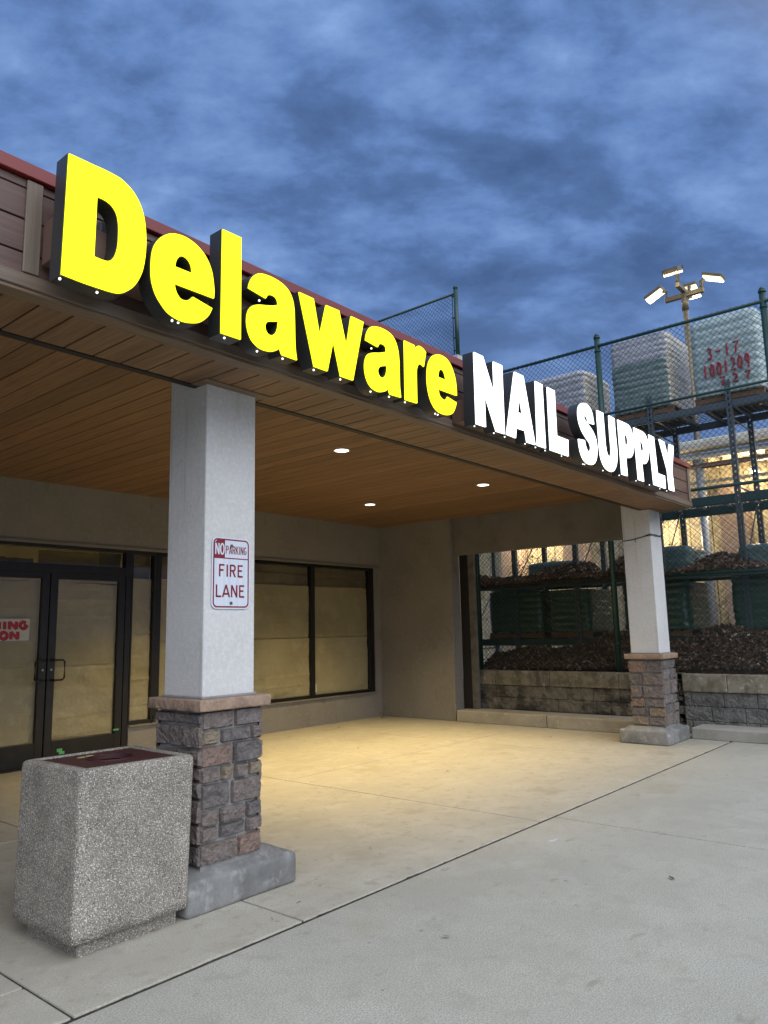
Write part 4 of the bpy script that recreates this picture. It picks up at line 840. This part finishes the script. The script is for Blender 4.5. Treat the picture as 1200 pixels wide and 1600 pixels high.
# ------------------------------------------------------------------ leaf litter
def leafpile(name,label,y0,y1,xa,xb,zb,prof,n,seed,slope=.9):
    rnd=random.Random(seed)
    def top(y):
        for (a,ha),(c,hc) in zip(prof[:-1],prof[1:]):
            if a<=y<=c: t=(y-a)/(c-a); t=t*t*(3-2*t); return ha+(hc-ha)*t
        return prof[0][1] if y<prof[0][0] else prof[-1][1]
    def surf(x,y):
        u=(x-xa)/(xb-xa); h=top(y)+.05*noise.noise(Vector((y*2.3,x*2,seed)))+.03*noise.noise(Vector((y*7,x*6,seed)))
        return zb+(h-zb)*min(1,(.12+slope*u)**.75 if u>0 else .12)
    b=MB(); ny=int((y1-y0)/.06); nx=10; G=[]
    for i in range(ny+1):
        G.append([b.bm.verts.new((xa+(xb-xa)*j/nx,y0+(y1-y0)*i/ny,surf(xa+(xb-xa)*j/nx,y0+(y1-y0)*i/ny)-.025)) for j in range(nx+1)])
    for i in range(ny):
        for j in range(nx): f=b.bm.faces.new((G[i][j],G[i+1][j],G[i+1][j+1],G[i][j+1])); f.material_index=5
    for i in range(ny):
        a,c=G[i][0],G[i+1][0]
        d_=b.bm.verts.new((a.co.x,a.co.y,zb-.05)); e_=b.bm.verts.new((c.co.x,c.co.y,zb-.05)); f=b.bm.faces.new((a,c,e_,d_)); f.material_index=5
    for k in range(n):
        x=xa+(xb-xa)*rnd.random()**1.25; y=rnd.uniform(y0,y1); z=surf(x,y)+rnd.uniform(-.02,.022)
        L_=rnd.uniform(.034,.080); w=L_*rnd.uniform(.40,.75)
        M_=(Matrix.Rotation(rnd.uniform(0,6.28),3,'Z')@Matrix.Rotation(rnd.gauss(0,.75),3,'X')@Matrix.Rotation(rnd.gauss(-.5,.6),3,'Y'))
        c_=Vector((x,y,z)); cup=rnd.uniform(-.35,.5)*w
        pr=[(-L_/2,0,0),(-L_*.15,w/2,cup),(L_*.30,w*.38,cup*.8),(L_/2,0,rnd.uniform(-.2,.2)*w),(L_*.28,-w*.40,cup*.8),(-L_*.18,-w/2,cup)]
        vs=[b.bm.verts.new(c_+M_@Vector(p)) for p in pr]; mi=rnd.choices((0,1,2,3,4),(36,24,19,16,4))[0]
        for q_ in ((0,1,2,3),(0,3,4,5)):
            f=b.bm.faces.new([vs[t] for t in q_]); f.material_index=mi
    o=b.build(name,LEAVES+[litter_bed],fix=False); tag(o,label,None,None,'stuff'); return o
leafpile('leaf_litter','deep brown dead leaves heaped along the fence above the retaining wall',1.3,7.72,11.80,12.36,.80,[(1.3,1.35),(2.4,1.42),(2.9,1.44),(3.5,1.56),(3.75,1.52),(4.2,1.33),(4.7,1.36),(5.3,1.50),(5.8,1.32),(6.4,1.24),(7.0,1.22),(7.7,1.12)],15000,3)
leafpile('leaf_litter','brown dead leaves caught on the middle level of the pallet rack',1.3,4.50,12.02,12.52,2.37,[(1.3,2.40),(2.6,2.44),(3.0,2.50),(3.5,2.72),(3.9,2.60),(4.25,2.46),(4.5,2.42)],4200,5,.8)
leafpile('leaf_litter','dead leaves banked on the rack seen through the side opening',4.52,8.1,12.02,12.52,2.37,[(4.5,2.42),(4.9,2.86),(5.2,2.80),(5.45,2.46),(5.7,2.68),(6.2,2.76),(6.6,2.66),(6.9,2.55),(7.3,2.54),(8.1,2.60)],6200,6,.8)
b=MB(); b.box(12.0,12.335,1.3,8.1,2.30,2.325); b.build('shelf_ledge',green_steel,rk)

# ------------------------------------------------------------------ garden centre building behind
gb=thing('garden_building','warm lit tan building with cream eave and brick pillars behind the racks','building',(21,4,0))
b=MB(); y=-12.
while y<18: b.box(21.5,21.7,y,y+.29,.4,6.0,.02); y+=.30
b.build('siding_wall',tan_wall,gb)
for y in (-6.,-3.0,.2,2.4,4.05,5.62,8.1,10.2,12.4,14.8): MB().box(20.9,21.49,y-.36,y+.30,.4,5.3,.01).build('brick_pillar',brick_m,gb)
b=MB(); b.box(20.0,20.08,-12,6.58,6.02,6.26,.02); b.box(19.9,19.99,-12,6.60,6.22,6.34,.02); b.box(20.08,22,-12,6.58,5.90,6.0); b.box(20.0,20.10,-12,6.58,5.84,5.93,.01); b.build('eave',eave_m,gb)
MB().tube([(19.86,-12,6.13),(19.86,6.62,6.13)],.085,14).build('gutter',eave_m,gb,smooth=True)
b=MB(); 
y=-12.
while y<6.5: b.box(20.12,21.48,y,y+.05,5.74,5.90); y+=.35
b.box(20.10,20.16,-12,6.5,5.20,5.28); b.build('soffit_joist',tan_wall,gb)
MB().tube([(20.05,-12,5.62),(20.05,6.5,5.66)],.075,12).build('pipe',pipe_m,gb,smooth=True)
for y,x_ in ((6.07,20.1),(1.2,20.1),(-3,20.1)): MB().tube([(x_,y,.4),(x_,y,5.84)],.115,14).build('support_post',galv_l,gb,smooth=True)
for k,y in enumerate((-4.5,1.3,4.9,7.5,11.5)):
    l=thing('wall_lamp','warm flood lamp under the tan building wall, number hidden by racks' if False else ['warm flood lamp far right on the tan wall','warm flood lamp on tan wall behind the right rack bay','warm flood lamp on tan wall behind the far column','warm flood lamp on tan wall seen through the side opening','warm flood lamp farthest left on the tan wall'][k],'wall lamp',(20.7,y,5.5 if k<3 else 4.4),'warm flood lamps of the garden building')
    z=5.5 if k<3 else 4.4
    MB().box(20.62,20.86,y-.12,y+.12,z-.06,z+.06,.02).build('housing',galv_l,l); MB().box(20.64,20.84,y-.10,y+.10,z-.075,z-.062).build('lens',lamp_hot,l)
    add_light('POINT',l,(20.55,y,z-.22),GB_E,(1.,.80,.52),shadow_soft_size=.12)
# shrubs against the tan wall
def shrub(x,y,h,seed,label):
    rnd=random.Random(seed); t=thing('shrub',label,'shrub',(x,y,.6),'shrubs against the tan wall')
    b=MB()
    for k in range(5):
        a=rnd.uniform(0,6.28); b.tube([(x,y,.6),(x+.15*math.cos(a),y+.15*math.sin(a),.6+h*.4),(x+.35*math.cos(a),y+.4*math.sin(a),.6+h*.85)],.02,5,r2=.006)
    b.build('stem',bark,t)
    b=MB()
    for k in range(1500):
        a=rnd.uniform(0,6.28); rr=rnd.random()**.5*.55*h**.3; z=.6+h*(.12+.9*rnd.random()); rr*=1-.4*abs((z-.6)/h-.55)
        c_=Vector((x+rr*math.cos(a),y+rr*1.3*math.sin(a),z)); s_=rnd.uniform(.03,.06); M_=Matrix.Rotation(rnd.uniform(0,6),3,'Z')@Matrix.Rotation(rnd.uniform(-1.2,1.2),3,'X')
        b.bm.faces.new([b.bm.verts.new(c_+M_@Vector(p)) for p in ((-s_,0,0),(0,s_*.5,.01),(s_,0,0),(0,-s_*.5,.01))])
    b.build('foliage',leafgreen,t,fix=False)
shrub(20.2,7.2,3.0,1,'leafy shrub against the tan wall beside the far column'); shrub(20.3,11.2,3.1,2,'leafy shrub seen at the left edge of the side opening')

# ------------------------------------------------------------------ car park light pole
PX,PY=25.,7.56
lp=thing('lot_light_pole','tall steel pole with four lit floodlights on a cross arm','light pole',(PX,PY,.6))
MB().tube([(PX,PY,.6),(PX,PY,12.45)],.10,14,r2=.085).build('pole',lamp_metal,lp,smooth=True)
MB().tube([(PX,PY,12.05),(PX,PY,12.55)],.11,14).build('collar',lamp_metal,lp,smooth=True)
MB().box(PX-.075,PX+.075,PY-.64,PY+.64,12.50,12.66,.01).build('cross_arm',lamp_metal,lp)
MB().box(PX-.64,PX+.64,PY-.07,PY+.07,12.664,12.82,.01).build('cross_arm',lamp_metal,lp)
for dx,dy,z in ((0,-1,12.60),(0,1,12.60),(-1,0,12.78),(1,0,12.78)):
    ex,ey=PX+dx*.58,PY+dy*.58
    MB().tube([(ex,ey,z),(ex,ey,z+.30),(ex+dx*.12,ey+dy*.12,z+.34)],.06,8).build('knuckle',lamp_metal,lp,smooth=True)
    ang=math.atan2(dy,dx); Rm=Matrix.Rotation(ang,3,'Z')@Matrix.Rotation(R(24),3,'Y')
    hc=Vector((ex+dx*.40,ey+dy*.40,z+.34))
    h=MB(); h.box(hc.x-.33,hc.x+.33,hc.y-.22,hc.y+.22,hc.z-.055,hc.z+.055,.025,2,rot=Rm); hd=h.build('floodlight',lamp_metal,lp)
    lc=hc+Rm@Vector((.02,0,-.085)); MB().box(lc.x-.30,lc.x+.30,lc.y-.205,lc.y+.205,lc.z-.035,lc.z+.03,.02,2,rot=Rm).build('lens',lamp_hot,hd)
    add_light('POINT',lp,tuple(lc+Vector((dx*.25,dy*.25,-.35))),POLE_E,(1.,.80,.50),shadow_soft_size=.25)

# ------------------------------------------------------------------ small things
rnd=random.Random(12)
for k,(x,y) in enumerate(((4.7,7.3),(5.3,8.4),(9.6,6.5),(9.9,7.3),(7.2,5.2),(10.9,3.45),(8.2,8.9),(10.2,5.5),(10.7,6.9),(10.95,7.3),(10.8,5.9),(10.3,8.2),(9.4,9.0),(6.6,6.4),(3.9,5.2),(10.95,5.2),(7.9,7.2),(4.4,3.9),(8.6,2.6),(5.0,1.9),(3.4,2.5),(10.95,2.9))):
    b=MB(); M_=Matrix.Rotation(rnd.uniform(0,6.28),3,'Z'); s_=rnd.uniform(.018,.032)
    vs=[b.bm.verts.new(Vector((x,y,.004))+M_@Vector(p)) for p in ((-s_,0,.004),(0,s_*.5,.010),(s_,0,.012),(0,-s_*.5,.006))]
    b.bm.faces.new(vs); bmesh.ops.solidify(b.bm,geom=b.bm.faces[:],thickness=.0015)
    tag(b.build('fallen_leaf',LEAVES[k%3]),'small dry leaf lying on the walkway or kerbside concrete','leaf','scattered dry leaves on the concrete')
b=MB(); pts=[(0,0),(.045,.01),(.06,-.012),(.10,-.004),(.09,-.032),(.03,-.03)]
b.prism([[(5.31+u,2.93+v) for u,v in pts]],2,.001,.004); tag(b.build('paper_scrap',paper_w),'tiny white paper scrap on the grey pavement','litter')
b=MB()
for k in range(7):
    a=rnd.uniform(0,6.28); h=rnd.uniform(.08,.30 if k==0 else .14); x=10.9+rnd.uniform(-.06,.06); y=9.30+rnd.uniform(-.05,.05)
    b.tube([(x,y,0),(x+.02*math.cos(a),y+.02*math.sin(a),h*.6),(x+.05*math.cos(a),y+.04*math.sin(a),h)],.003,4)
tag(b.build('dry_weed',weed_m),'dry weed sprouting in the corner by the side wall','weed')
b=MB(); b.tube([(3.28,3.50,.004),(3.30,3.49,.012),(3.315,3.50,.004)],.0015,5); b.tube([(3.02,3.42,.004),(3.03,3.44,.008)],.0015,5); tag(b.build('twig',bark),'tiny curled twig on the concrete before the near column','twig')
